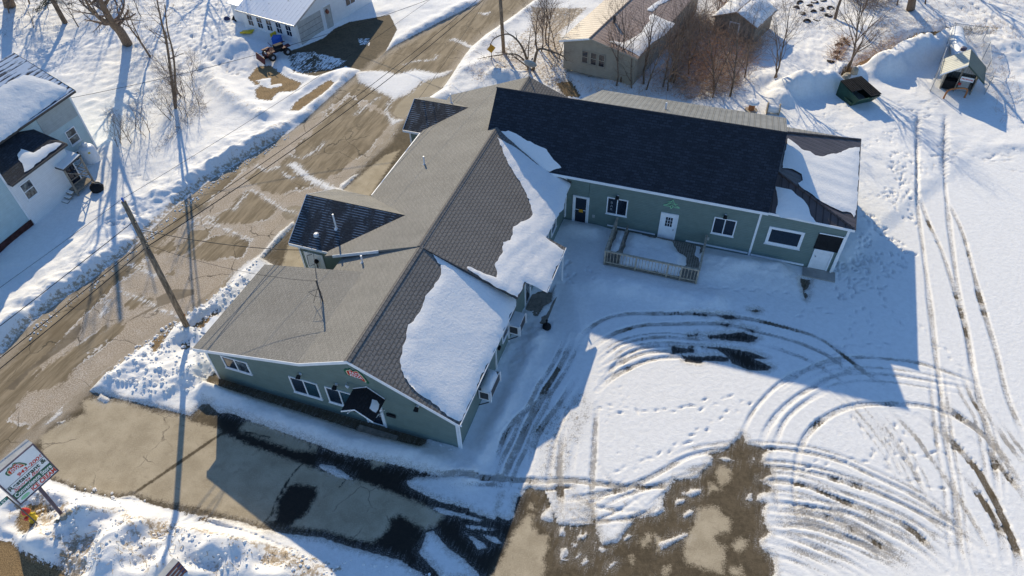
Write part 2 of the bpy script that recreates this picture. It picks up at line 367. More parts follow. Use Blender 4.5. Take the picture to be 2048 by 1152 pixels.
def dline(P,pad=3.0):
    """distance to polyline, arclength param, signed side; P world"""
    P=np.asarray(P,float); D=np.full(GX.shape,99.);S=np.zeros(GX.shape);SG=np.zeros(GX.shape); a,b,c,d=window_idx(P,pad)
    if not(b>a and d>c): return D,S,SG
    X=GX[c:d,a:b];Y=GY[c:d,a:b];dd=np.full(X.shape,1e9);ss_=np.zeros(X.shape);sg=np.zeros(X.shape);acc=0
    for (ax,ay),(bx,by) in zip(P[:-1],P[1:]):
        ex,ey=bx-ax,by-ay;l2=ex*ex+ey*ey+1e-12;wx,wy=X-ax,Y-ay;t=np.clip((wx*ex+wy*ey)/l2,0,1);q=(wx-ex*t)**2+(wy-ey*t)**2
        m=q<dd; dd=np.where(m,q,dd); ss_=np.where(m,acc+t*l2**.5,ss_); sg=np.where(m,np.sign(ex*wy-ey*wx),sg); acc+=l2**.5
    D[c:d,a:b]=np.sqrt(dd);S[c:d,a:b]=ss_;SG[c:d,a:b]=sg
    return D,S,SG
def smooth(P,k=8):
    """Catmull-Rom"""
    P=np.asarray(P,float)
    if len(P)<3: return P
    Q=np.vstack([2*P[0]-P[1],P,2*P[-1]-P[-2]]); out=[]
    for i in range(1,len(Q)-2):
        for j in range(k):
            t=j/k; out.append(.5*((2*Q[i])+(-Q[i-1]+Q[i+1])*t+(2*Q[i-1]-5*Q[i]+4*Q[i+1]-Q[i+2])*t*t+(-Q[i-1]+3*Q[i]-3*Q[i+1]+Q[i+2])*t**3))
    return np.vstack(out+[P[-1]])
def sst(x,a,b): t=np.clip((x-a)/(b-a),0,1); return t*t*(3-2*t)
N1=vnoise(.25,1,4);N2=vnoise(.9,2,4);N3=vnoise(2.5,3,3);N4=vnoise(.08,4,3)
z1=Zm(2.88,0,0);z2=Zm(2.88,680,0);z3=Zm(2.88,1350,0);z4=Zm(2.88,0,380);z5=Zm(2.88,680,380);z6=Zm(2.88,1350,380);z7=Zm(2.88,0,752);z8=Zm(2.88,680,752);z9=Zm(2.88,1350,752);zg=Zm(6.777,440,0)
px=lambda *p:[(p[i],p[i+1]) for i in range(0,len(p),2)]
snow=np.full(GX.shape,PADD); jag=np.full(GX.shape,.62)
def bare(p): 
    global snow; snow=np.minimum(snow,-sdp(p))
def cover(p):
    global snow; snow=np.maximum(snow,sdp(p))
ROAD_L=px(-60,775,0,718,30,680,97,620,189,556,260,503,347,418,427,357,503,312,573,270,618,235,690,168,735,132,784,96,860,56,955,8,990,-30)
ROAD_R=px(1120,-40,1069,0,1031,30,972,69,942,95,925,118,905,150,885,178,860,194,838,205,815,236,760,300,680,375,587,442,521,515,470,560,440,590,368,640,330,662,270,705,200,762,167,794,120,840,76,873,0,935,-60,985)
road_poly=ROAD_L+ROAD_R
lot_poly=px(76,873,130,832,167,794,200,762,250,752,420,760,430,700,440,590,521,515,587,442,680,375,760,300,815,236,860,320,700,620,640,760,915,905,1120,560,1120,430,1690,520,1960,300,2100,300,2100,1200,700,1200,640,1125,560,1090,470,1057,380,1030,300,998,240,997,180,985,130,972,100,955)
sd_road=sdp(road_poly); sd_lot=sdp(lot_poly)
bare(road_poly)
# strip between road and building, left side of the main building
bare(px(815,236,880,215,960,190,900,330,740,420,700,520,600,560,521,515,587,442,680,375,760,300))
# front lot: from road across to bottom centre
bare(z7(-60,620,60,420,300,200,420,60,560,100,720,140,1100,230,1210,130,1215,180,1260,215,1420,210,1500,240,1700,310,1850,370,2016,400,2160,470,2330,520,2500,560,2620,600,2700,650,2700,780,2850,830,2900,700,3000,690,3150,660,3280,640,3300,700,3400,760,3500,1100,3300,1300,2600,1300,2500,1180,2300,1060,2016,985,1850,930,1690,915,1500,880,1370,835,1250,820,1110,800,1000,770,860,740,770,690,640,705,540,680,460,665,370,625,270,590,220,520))
# bottom middle bare asphalt (sun)
bare(z8(1010,700,1100,640,1130,655,1180,660,1185,700,1240,740,1270,860,1260,1090,1300,1060,1400,1000,1600,960,1700,820,1760,810,1830,805,1900,760,1980,720,2060,700,2060,1200,850,1200,920,1000,1000,830))
bare(z9(-60,690,0,600,60,600,130,590,150,560,210,510,220,470,200,455,300,420,370,360,390,335,410,390,480,410,530,430,500,460,500,510,550,530,550,570,480,600,550,640,560,660,480,680,470,720,520,740,500,790,510,850,540,900,480,950,500,1000,560,1040,570,1100,560,1250,-60,1250))
sl_=sdp(z8(1190,670,1400,650,1760,650,1720,800,1480,850,1262,850)); snow=np.where(sl_>-.05,np.maximum(snow,.13+.5*(N2-.45)),snow)
sl_=sdp(z8(1262,850,1480,850,1720,800,1560,950,1420,1030,1290,1065)); snow=np.where(sl_>-.05,np.maximum(snow,-.075+.5*(N2-.5)),snow)
# snow pieces lying on the bare asphalt
for p in (z8(380,610,440,580,640,575,870,590,1100,600,1050,690,1020,700,1000,820,960,830,880,800,920,670,850,680,830,780,760,770,560,720,440,660,400,640),
 z8(530,760,580,760,830,830,800,838,600,795,540,775),z8(720,860,800,865,890,885,860,892,740,877),z8(815,910,900,930,935,960,880,962),z8(725,905,790,940,850,985,800,1000),
 z8(500,900,540,895,570,930,620,990,680,1030,760,1100,830,1180,600,1180,520,1090,455,1020,480,960),z8(1160,800,1180,770,1210,750,1230,750,1230,840,1190,840,1155,820),
 z8(1260,880,1290,872,1295,920,1260,920),z8(1270,1000,1310,990,1310,1030,1270,1080),z8(1390,1080,1420,1035,1432,1070,1400,1090),z8(1345,1055,1375,1020,1385,1022,1350,1060),
 z8(1360,930,1410,905,1430,915,1400,950),z8(1480,910,1500,890,1505,900,1490,920),z8(1515,935,1545,925,1585,945,1555,965),z8(1470,995,1490,985,1545,1000,1510,1015),z8(1630,940,1660,910,1680,920,1650,950),z8(1580,905,1625,900,1600,922),
 z8(1330,965,1345,960,1370,975,1345,983),z8(1535,1115,1560,1080,1600,1068,1570,1100),z8(1610,840,1680,830,1700,848,1640,855),z8(1835,960,1990,905,2010,915,1850,1005),
 z9(45,680,100,650,150,650,150,675,100,700),z9(0,725,10,710,60,705,60,725,0,755),z9(40,800,80,770,110,775,100,800,50,820),z9(250,475,290,465,340,490,300,495),z9(405,715,420,680,445,675,445,720),z9(445,490,455,470,458,500),
 z7(1830,525,1850,505,1930,525,1990,560,2030,590,2030,600,1940,580)): cover(p)
# snow on the road (icy patches) and driveway strips
for p in (z1(1780,670,1650,640,1760,600,1850,610),z2(90,420,240,405,330,425,430,400,560,420,660,405,600,440,480,470,400,540,300,580,270,640,300,680,370,690,300,720,260,650,290,560,200,520,100,470),
 z4(1690,180,1700,200,1520,390,1440,470,1380,520,1300,545,1330,500,1400,430,1500,370,1600,250),z2(0,1060,80,1010,110,1000,30,1080,0,1110),
 z4(1300,560,1380,560,1330,620,1240,640,1160,720,1110,780,1060,740,1120,690,1200,640),z4(1050,760,1250,690,1220,760,1100,820,1060,890,1100,920,1180,940,1190,1000,1240,1080,1240,1152,560,1152,560,1110,700,1040,760,960,860,880,990,790),
 z7(560,140,620,0,640,0,630,60,600,100,640,140,610,160),z7(640,0,720,0,715,110,690,120,660,80),z7(250,290,320,220,370,180,360,210,300,260),z7(330,265,380,255,350,280),
 z2(640,225,660,220,760,265,800,290,740,275),z2(800,75,870,70,840,90),z1(1655,950,1700,935,1800,1010,1900,1060,2016,1110,1950,1130,1800,1060,1700,990)): cover(p)
# driveway of the white garage and other bare patches
bare(zg(930,700,1080,650,1400,520,1550,390,1750,300,2033,250,2300,200,2400,400,2250,700,2050,930,1900,960,1700,900,1300,1030,1000,980,950,800))
dv=sdp(zg(960,730,1200,700,1420,770,1720,820,1680,890,1300,990,1180,1010,900,930)); snow=np.where(dv>0,np.maximum(snow,-.02+.5*(N2-.5)),snow); dv2=sdp(zg(1850,520,2033,520,2033,620,1900,620)); snow=np.where(dv2>0,np.maximum(snow,.02),snow); jag=np.where(np.maximum(dv,dv2)>-.3,1.7,jag)
dirtp=[z1(1430,450,1480,385,1560,378,1640,440,1740,480,1700,525,1600,530,1560,580,1480,570,1470,520,1500,490,1470,490),z1(1670,640,1700,590,1850,490,1900,460,1930,480,1860,540,1720,640),

 z3(1290,250,1400,215,1500,180,1560,190,1500,250,1380,290,1300,290),z3(1050,370,1150,320,1290,260,1280,310,1170,330,1080,400,1020,390),z3(920,470,980,400,1040,400,1010,440,960,480),
 z7(95,860,120,780,170,740,250,740,300,775,220,820,190,860,140,905),z7(-40,950,60,950,130,1020,240,1070,350,1120,420,1180,-40,1180),z7(1150,830,1190,800,1200,840),
 z4(1180,740,1240,700,1260,710,1200,790,1140,800,1110,790),z4(1040,890,1080,870,1090,910,1050,915),z4(870,880,960,810,990,800,940,880,880,950),px(740,392,758,372,765,376,750,396),z2(1240,480,1330,470,1390,560,1300,560)]
sd_dirt=np.full(GX.shape,-PADD)
for p in dirtp: sd_dirt=np.maximum(sd_dirt,sdp(p))
snow=np.minimum(snow,-sd_dirt)
cover(z1(1480,460,1560,450,1560,490,1620,480,1630,495,1560,510,1500,495))
# dry pale asphalt
sd_dry=np.full(GX.shape,-PADD)
for p in (z7(220,350,350,270,490,215,470,140,520,130,720,150,900,210,1060,230,1100,260,1260,300,1270,340,1300,335,1420,390,1560,440,1730,500,1850,545,2016,590,2100,610,2316,690,2436,740,2560,795,2530,850,2450,890,2300,800,2250,830,2240,880,2190,930,2140,960,2040,940,1900,900,1800,885,1680,870,1690,840,1760,800,1830,680,1820,640,1700,620,1650,650,1600,720,1590,830,1500,860,1300,800,1110,755,900,720,760,670,620,685,480,650,300,580,260,480),
 z7(1385,290,1420,262,1560,290,1720,360,1830,400,1820,440,1700,430,1520,370,1380,320),z8(130,440,180,430,190,465,150,465),z8(170,480,260,470,270,510,190,530),z8(0,430,40,430,40,450,0,450),
 z8(850,1200,960,990,1000,900,1080,795,1115,800,1110,870,1150,910,1200,910,1200,990,1170,1060,1190,1100,1150,1200),z8(1090,740,1120,735,1120,770,1085,770),
 z9(130,760,250,750,270,800,320,820,320,890,240,920,230,960,290,980,280,1140,150,1110,50,1050,60,930,110,860),z9(230,550,260,510,320,540,320,600,270,640,240,590),z9(200,605,250,640,260,660,190,675),z9(330,960,380,930,420,950,390,1010,340,1000),z9(310,1110,380,1100,400,1150,330,1150),
 z8(1720,960,1780,900,1795,930,1760,990),z8(1810,910,1850,930,1860,990,1830,1010),z8(1670,1040,1690,1035,1690,1085,1670,1090),z8(1860,1100,1900,1095,1890,1150,1860,1150),z8(1980,1000,2020,930,2060,940,2050,1090,1990,1080),
 px(587,452,680,385,770,310,800,300,740,392,700,450,640,540,560,545)): sd_dry=np.maximum(sd_dry,sdp(p))
for P_,w_ in ((z7(750,690,900,590,1080,465,1280,330),.09),(z7(1500,870,1560,800,1590,720,1650,620,1690,560,1760,480,1790,380),.045),(z7(1100,240,1180,275,1260,300),.05),(z7(1385,320,1460,330,1550,355),.04),(z8(130,470,60,560,0,640),.03)):
    D,S,SG=dline(gp(P_),2); sd_dry=np.minimum(sd_dry,np.where(D<1.5,(D-w_*(1+.8*(N3-.5)))*3.2,9))
# brown puddles / wet dirt on the road ; pale salt-dried areas ; dark damp
sd_pud=np.full(GX.shape,-PADD)
for p in (z4(20,1150,220,980,460,760,475,790,440,860,300,960,180,1040,80,1152),z4(900,620,1000,570,1120,570,1120,600,980,650,900,680,690,780,900,660),z2(300,660,330,600,400,540,480,470,600,440,650,420,620,490,540,550,440,620,400,670,340,680),
 z2(640,410,720,360,800,290,900,220,960,200,900,260,780,340,700,420),z4(1620,140,1640,100,1700,88,1740,95,1690,160,1650,175),z4(420,700,560,590,600,520,660,500,610,570,480,690),z4(780,380,900,300,1010,200,1230,50,1180,110,1050,200,880,330)): sd_pud=np.maximum(sd_pud,sdp(p))
sd_salt=np.full(GX.shape,-PADD)
sd_salt=np.maximum(sd_salt,sdp(px(700,190,760,215,800,240,690,360,590,440,520,510,450,560,360,630,270,700,190,760,120,820,60,850,20,840,90,720,200,600,300,510,420,400,540,300,620,240)))
for p in (z1(1400,1030,1500,965,1560,970,1740,1000,1775,1060,1650,1115,1560,1115,1480,1070),z4(1320,100,1420,0,1500,30,1590,110,1570,165,1440,195,1180,190),z4(1060,390,1160,300,1300,245,1450,290,1400,385,1200,405),z4(1010,360,1100,230,1230,212,1160,310,1050,375),z4(880,365,1020,265,1000,345),z4(935,495,1010,445,1025,480,960,512),z4(715,655,790,605,860,640,760,695),z4(550,820,610,775,650,800,590,845),
 z1(1690,870,1900,640,2016,555,2080,600,1990,760,1830,900),px(545,350,640,252,700,205,790,235,740,300,650,362,600,382),z4(680,480,800,420,830,450,720,520),z4(80,1060,330,840,430,800,200,1010,90,1120),z4(100,1152,420,900,700,740,700,830,500,960,300,1152)): sd_salt=np.minimum(sd_salt,-sdp(p))
# packed trail snow along the road verge
for P_ in (z4(1130,160,1250,205,1400,265,1440,290),z4(1420,0,1390,60,1350,110),z4(700,580,780,615,895,665),z4(740,425,860,480,930,500),z4(910,690,980,705,1040,740),z1(1470,950,1540,985,1600,960,1650,1010,1700,1030),z1(1670,890,1740,915,1830,860,1870,820),z2(370,370,450,350,540,345,560,320),z2(90,660,180,590,230,560),z4(1450,0,1560,60,1620,110,1700,130),z2(640,230,700,235,760,270),z4(560,740,600,700,620,640),z4(1100,180,1170,200,1240,170,1200,150)):
    D,S,SG=dline(gp(P_),1.5); snow=np.maximum(snow,.09*(N3*1.6)-D)
wet_shade=np.full(GX.shape,-PADD)  # near-black mask: meltwater plus the front lot's deep shade painted into the asphalt
for p in (z7(1205,140,1500,210,1850,330,2016,370,2300,480,2600,600,2800,620,3050,690,2960,900,2800,1200,2300,1200,2016,1000,1760,920,1560,860,1570,700,1500,480,1330,400,1250,300),z6(-60,690,300,690,500,760,620,900,600,1060,300,1060,-60,1000),z5(1080,660,1215,595,1215,650,1150,690,1090,690)): wet_shade=np.maximum(wet_shade,sdp(p))
# ---------------- snow depth
lotm=sst(sd_lot,-.6,.6); roadm=sst(sd_road,-.4,.4)
T=.24*(1-lotm)+.075*lotm; T=T*(1-roadm)+.05*roadm
Hh=np.zeros(GX.shape); dirty=np.zeros(GX.shape); thin=np.zeros(GX.shape)
Hh+=(N1-.5)*.35*(1-lotm)*(1-roadm)*sst(snow,0,1)+(N2-.5)*.10*(1-lotm)*(1-roadm)*sst(snow,-.2,.5)
# wooded rough snow: upper left, upper right
rough=np.maximum(sdp(px(-100,-60,470,-40,490,60,420,170,330,210,190,260,150,170,0,110,-200,200)),sdp(px(1450,-60,2150,-60,2150,190,1900,140,1500,170)))
Hh+=sst(rough,-1,1)*((N3-.5)*.30+(N2-.5)*.2)*np.where(GX>5,.55,.85)
# left road bank
RLw=smooth(gp(px(-60,790,0,718,30,680,97,618,189,553,260,500,347,414,427,354,503,309,573,268,612,238)),6)
D,S,SG=dline(RLw,6); left=SG>0
prof=np.where(left,sst(D,0.05,.85)*np.exp(-np.maximum(D-.9,0)/1.3),0)*np.clip(1-(S-S.max()*.95)/2,0,1)
fade=sst(S,0,2)*(1-sst(S,S.max()-3,S.max()))
Hh+=prof*fade*np.clip(.24+.8*(N2-.5)+1.0*(N1-.5)+.2*(N3-.5),.03,1); dirty=np.maximum(dirty,np.where(left,sst(D,2.0,.2)*.62+.5*sst(D,.6,.2),sst(D,1.0,0))*fade)
# verges of the road beyond
for P_,wid,hh in ((px(618,235,690,168,735,132,784,96,860,56,955,8),1.2,.25),(px(1075,5,1031,38,985,75,945,110,925,135,900,180,870,205),1.0,.25),(z1(1200,410,1240,480,1300,560,1400,620,1520,680),.8,.5)):
    D,S,SG=dline(gp(P_),4); k=np.exp(-(D/wid)**2); Hh+=k*hh*(.6+.9*(N2-.3)); dirty=np.maximum(dirty,np.exp(-(D/(wid*1.7))**2)*.75)
# bank on the right of the road at the front corner, lumpy
for P_,wid,hh in ((z4(1310,590,1200,680,1120,740,1080,800,1000,860,880,940,760,1040,650,1110),.9,.32),(z7(1180,40,1100,20,1000,40,900,60),1.2,.3),(z4(1400,520,1560,330,1690,190),.35,.12)):
    D,S,SG=dline(gp(P_),4); k=np.exp(-(D/wid)**2); Hh+=k*hh*np.clip(.5+2.2*(N2-.42),0,2)*sst(snow,-.3,.3); dirty=np.maximum(dirty,k*.45)
for pz in (z2(740,500,800,430,870,460,900,330,960,260,1200,60,1430,60,1290,190,1290,350,1380,540,1390,570,1250,550,1060,440),):
    q_=sst(sdp(pz),-.5,.5); dirty=np.maximum(dirty,q_*.97); Hh+=q_*(N3-.5)*.12
for pz,v_ in ((z2(1090,60,1430,60,1290,190,1200,240,1100,200),1.35),(z2(1140,230,1290,190,1290,400,1200,420),1.25),(px(440,330,520,280,560,245,600,235,560,300,470,360),.8),(z3(1150,150,1290,150,1290,270,1040,400,1000,300),.9)): q_=sst(sdp(pz),-.5,.5); dirty=np.maximum(dirty,q_*v_)
# front sign verge: lumpy ploughed snow
vm=sst(sdp(z7(270,600,460,680,640,720,780,710,900,760,1100,800,1370,860,1500,890,1690,930,1850,1010,2016,1152,2016,1300,100,1300,60,980,0,950,0,700)),-.2,1.0)
NB=vnoise(.55,9,3,.45); Hh+=vm*(np.clip((NB-.38)*2.2,-.1,1)*.85+(N3-.5)*.10+.10); dirty=np.maximum(dirty,vm*(.30+.9*sst(NB,.50,.36)))
dl,_,_=dline(gp(z7(690,790,800,850,960,890,1200,930,1450,990,1700,1060,1950,1120)),3); dirty=np.maximum(dirty,np.exp(-(dl/.35)**2)*1.0)
dl,_,_=dline(gp(z7(300,880,400,850,560,820,700,790,760,850,830,960,770,1010,860,1100,890,1150)),3); dirty=np.maximum(dirty,np.exp(-(dl/.35)**2)*.95)
dl,_,_=dline(gp(z7(240,900,330,960,440,980,480,1080,450,1150)),3); dirty=np.maximum(dirty,np.exp(-(dl/.5)**2)*.95)
# lower right of the verge inside shadow
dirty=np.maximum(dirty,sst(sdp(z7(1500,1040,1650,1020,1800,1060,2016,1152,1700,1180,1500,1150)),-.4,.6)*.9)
# ridge of snow in front of the restaurant's gable wall
D,S,SG=dline(smooth(np.array([L(-.9,-14.2)[:2],L(-1.1,-11)[:2],L(-1.25,-7.5)[:2],L(-1.35,-5.5)[:2],L(-1.1,-3.2)[:2],L(-1.0,-1)[:2],L(-1.2,.8)[:2]])),4)
k=np.exp(-(D/.62)**2); snow=np.maximum(snow,.75-D); Hh+=k*.38*(1+.8*(N2-.5))
Dn=np.array([L(-.15,-14.6)[:2],L(-.15,-13)[:2],L(-.2,-9)[:2],L(-.25,-5)[:2],L(-.15,-2.2)[:2]])
D2,_,_=dline(Dn,3); snow=np.minimum(snow,np.where(D2<1.5,D2-.38,9)); 
# bank in front of wing wall, drifts beside the deck, side of the front block
for P_,wid,hh in (([L(17.6,9.9),L(17.7,11.5),L(17.9,14)],.75,.42),([L(16.5,10),L(16.9,12),L(17.1,14.5)],.9,.22),([L(18,.6),L(18.1,2.2)],.6,.3),([L(13.6,3.6),L(13.9,6),L(13.7,8.6),L(14.1,10.5)],.9,.28),([L(8.2,1.5),L(5.,1.4),L(2.5,1.35),L(0,1.1)],.55,.26),([L(6,2.2),L(3,2.3),L(-.5,2.2)],.4,.08),([L(12.8,2.1),L(11,3.0),L(9.2,3.6)],.6,.12)):
    D,S,SG=dline(np.array([q[:2] for q in P_]),4); k=np.exp(-(D/wid)**2); Hh+=k*hh*(1+.9*(N2-.5))
# ploughed piles near the dumpster
def mound(x,y,rx,ry,h,ang=0,p=2.0):
    c=G(x,y); a=math.radians(ang); u=(GX-c[0])*math.cos(a)+(GY-c[1])*math.sin(a); v=-(GX-c[0])*math.sin(a)+(GY-c[1])*math.cos(a)
    return h*np.exp(-((np.abs(u)/rx)**p+(np.abs(v)/ry)**p))
pile=np.zeros(GX.shape)
for a in ((1590,185,1.9,1.2,1.25,15,2.6),(1640,178,2.0,1.1,1.25,10,2.6),(1700,150,1.2,1.2,.9,0,2.4),(1765,142,2.0,1.3,1.35,20,2.8),(1828,118,2.9,1.4,1.6,22,3.0),(1868,92,1.6,2.2,1.3,20,2.6),(1558,205,1.0,1.1,.7,0,2.4),(1530,165,1.6,1.2,.5,0,2.2)): pile=np.maximum(pile,mound(*a))
Hh+=pile*1.15*(1+.4*(N2-.5)+.2*(N3-.5))
for a in ((640,110,2.0,1.4,.5,0),(480,95,2.,1.5,.6,0),(455,110,1.5,1.5,.5,0),(530,70,2.4,.9,.5,-30),(980,140,2,1.5,.6,0),(1010,160,1.5,1.,.7,0),(1240,175,2,1.5,.4,0),(1760,60,3,2,.5,0),(1990,100,2.5,3,.7,0),(2010,180,2,2,.4,0)): Hh+=mound(*a)*(1+.8*(N2-.5))
_vr=np.random.default_rng(5).random(400)
def vnoise_s(s):
    s=np.abs(s)%390; i=s.astype(int); f=s-i; f=f*f*(3-2*f); return _vr[i]*(1-f)+_vr[i+1]*f
# ---------------- tyre tracks: polyline, half width, depth, bareness, thin
def track(pxs,w=.17,dep=.05,barea=0.0,th=.55,off=0,seed=0):
    global snow,thin,Hh,jag
    w*=.68; dep*=.95; barea=min(1,barea*1.3+.06)
    P=smooth(gp(pxs),7)
    if off: t_=np.gradient(P,axis=0); t_/=np.linalg.norm(t_,axis=1)[:,None]+1e-9; P=P+np.c_[-t_[:,1],t_[:,0]]*off
    D,S,SG=dline(P,1.2); near=D<1.2; ef=sst(S,0,1.8)*sst(S.max()-S,0,1.8)
    if not near.any(): return
    w=w*(.75+.5*vnoise_s(S*.4+seed*1.7)); core=sst(D,w+.025,w-.02)*(.25+.75*ef); tk=core*th*(.45+.9*N3); thin=np.maximum(thin,tk)
    Hh-=core*dep*sst(snow,0,.2); Hh+=np.exp(-((D-w-.06)/.04)**2)*dep*.12*sst(snow,0,.2)
    if barea>0:
        bn=vnoise_s(S*.55+seed*7.3)*.6+vnoise_s(S*1.9+seed*3.1)*.4
        val=.42-.46*barea*ef-(bn-.5)*.8*ef+.2*(1-ef); lim=np.where(near&(D<w*1.1),np.maximum(val,(D-w)*1.5-.12),9); snow=np.minimum(snow,lim); jag=np.where(near&(D<w*1.4)&(barea>.1),np.maximum(jag,1.15),jag)
TR=[(px(1835,226,1832,320,1833,400,1845,500,1860,620,1875,750,1890,830),.2,.06,0,.55),(px(1835,390,1858,450,1885,510,1925,640,1950,760,1970,860),.2,.06,.25,.6),
 (px(1889,235,1887,330,1893,410,1912,560,1935,680,1948,770),.2,.06,0,.55),(px(1892,400,1925,470,1960,600,1990,700,2012,790,2048,880),.2,.06,.3,.7),
 (z9(380,350,440,220,540,100,640,20,690,-10)+px(1640,733,1700,719,1760,716),.19,.06,0,.5),(z9(490,400,540,290,620,190,720,110,830,50,900,10)+px(1700,742,1760,735),.19,.06,0,.5),(z9(560,430,590,350,640,250,740,160,870,90),.19,.06,0,.5),(z9(700,540,715,430,760,340,840,260,960,195,1100,165,1300,165,1450,180,1540,210,1700,290,1850,420),.2,.06,.15,.5),
 (z9(560,430,560,560,575,700,610,800,640,900),.16,.05,0,.5),(z9(700,430,690,560,680,650,700,800,720,900),.16,.05,0,.5),
 (z9(-20,505,120,455,260,430,530,420,760,445,960,500,1160,590,1370,690,1500,770,1650,900,1800,1060),.18,.06,.15,.6),(z9(-20,600,150,560,560,530,800,565,1060,640,1280,730,1480,830,1640,920,1760,1000),.2,.06,.25,.7),
 (z9(-20,650,150,590,580,610,760,640,960,720,1150,790,1350,880,1480,1000,1600,1100),.2,.06,.35,.7),(z9(520,725,800,760,1000,800,1200,890,1400,1000,1550,1140),.18,.06,.2,.7),(z9(500,770,760,790,950,850,1150,960,1330,1090,1420,1180),.22,.06,.55,.8),
 (z9(500,855,750,870,940,920,1120,990,1250,1060,1370,1180),.22,.06,.55,.8),(z9(560,900,800,980,1000,1070,1170,1180),.18,.05,.15,.7),(z9(520,960,700,1010,900,1100,1000,1180),.18,.05,.1,.7),(z9(540,1040,700,1080,850,1180),.18,.05,.1,.7),
 (z9(1400,230,1550,340,1650,440,1750,560,1830,700,1900,850,1960,1000,1990,1150),.28,.06,.85,.9),(z9(1620,540,1720,650,1810,780,1870,900,1900,1060),.26,.06,.8,.9),(z9(1480,110,1600,210,1750,320,1850,420,1950,570,2030,700),.26,.06,.7,.9),(z9(1700,370,1800,440,1900,560,2000,690,2060,780),.24,.06,.65,.9),(z9(1800,220,1850,300,1950,440,2050,560),.22,.05,.5,.8),
 (z9(900,80,1030,190,1140,320,1230,440,1310,580,1380,670),.17,.05,0,.6),(z9(1110,170,1220,310,1310,440,1380,560,1440,690,1500,780),.17,.05,.1,.6),(z9(1200,170,1370,340,1450,450,1540,570,1640,720,1740,880,1830,1020),.19,.05,.3,.7),(z9(1640,700,1700,820,1780,960,1850,1100),.18,.05,.1,.6),
 (z9(1520,-20,1530,150,1560,400,1600,620,1620,800,1640,1000,1680,1150),.19,.06,.1,.6),(z9(1650,-20,1700,120,1780,260,1830,480,1860,700),.2,.06,.3,.65),
 (z6(-560,870,-450,770,-300,720,0,715,250,725,450,750,700,810,850,870,980,960,1100,1060,1250,1152),.2,.05,.40,.7),(z6(-480,910,-350,830,-200,785,0,775,270,775,450,815,700,880,900,970,1050,1100),.2,.05,.35,.75),(z6(450,880,600,920,800,1000,950,1100,1050,1200),.18,.05,.1,.6),(z6(-440,990,-300,890,-100,850,100,860,300,870),.18,.05,.2,.7),(z6(-430,1060,-200,950,0,930,200,930),.18,.05,.2,.7),
 (z6(600,1152,750,1040,900,980,1050,965,1200,975,1400,1000,1640,1080,1800,1150),.18,.05,.2,.6),(z6(740,1152,870,1085,1050,1060,1250,1070,1500,1110,1700,1152),.17,.05,.05,.55),
 (z5(1340,850,1300,950,1240,1060,1180,1152)+z8(1150,150,1080,280,1030,400,980,500,940,600,900,690),.26,.05,.45,.8),(z8(1260,0,1180,120,1040,230,960,330,920,430,890,560),.2,.05,.2,.75),(z8(1350,20,1250,180,1160,300,1110,420,1090,560),.22,.05,.3,.75),(z8(1400,40,1320,180,1250,330,1220,470,1200,600,1180,760),.18,.05,.1,.6),
 (z8(1480,160,1470,300,1460,480,1450,640,1455,840,1440,1090),.19,.06,.25,.85),(z8(1290,300,1270,440,1265,560,1270,700,1260,860),.22,.06,.55,.85),(z8(1360,380,1340,480,1330,600),.2,.05,.2,.7),
 (z8(450,575,640,575,860,590,1100,605,1350,605,1560,630,1830,640,2016,590),.2,.05,.35,.8),(z8(640,640,860,630,1040,640),.16,.04,.2,.8),
 (z8(1260,850,1440,845,1620,830,1750,800,1900,700),.16,.05,.5,.8),(z8(1250,720,1400,700,1600,660,1760,600,1960,490,2060,440),.2,.05,.15,.7),(z8(1290,670,1420,740,1560,770,1750,790),.16,.05,.2,.7),(z8(1480,500,1540,590,1640,670,1760,760),.14,.05,.1,.6),(z8(1340,640,1440,730,1560,660,1640,600),.14,.05,.1,.6),(z8(1300,780,1420,840,1560,800,1750,690),.14,.05,.2,.6),(z8(1480,780,1620,700,1800,640,2016,570),.16,.05,.1,.65),(z8(1740,790,1850,700,2000,620),.16,.05,.1,.6),
 (z5(1500,1120,1640,960,1800,900,2016,880),.2,.06,.1,.6),(z5(1480,1160,1600,1060,1800,980,2016,960),.22,.06,.1,.6),
 (z1(2016,620,1850,680),.2,.03,0,.3),(z3(1640,0,1780,80,1900,160,2010,230),.22,.06,0,.5),(z3(1600,30,1740,110,1860,190,2010,290),.2,.06,0,.5)]
for i,t in enumerate(TR): track(*t,seed=i)
r2=np.random.default_rng(8)
for i in list(range(10,19))+[23,24,25,33,34,36,37,28,29]:
    t=TR[i]
    for o in (r2.uniform(.28,.5),-r2.uniform(.3,.75)): track(t[0],t[1]*.7,t[2]*.45,t[3]*.25,t[4]*.9,o,seed=i+60)
# explicit bare melt patches in the arcs
for p in (z6(-20,905,100,908,110,938,-20,945),z6(160,905,250,905,420,930,530,970,460,975,560,1020,530,1040,430,1040,330,1000,310,970,290,950,240,920),z6(40,960,160,960,230,955,320,965,300,990,170,985,140,1000,60,990),z6(180,840,280,830,390,820,480,850,440,880,330,870,200,855),z6(75,840,130,830,120,852),z6(240,722,330,722,365,742,300,748),z6(105,712,190,716,180,730),z6(245,772,325,772,300,788),z6(390,793,460,805,450,822),z6(720,510,780,520,770,560,740,590,725,550),z6(735,590,765,600,750,635),z6(430,695,470,690,495,700,460,708)): bare(p)
bare(z5(1085,655,1215,595,1210,645,1150,680,1095,680))
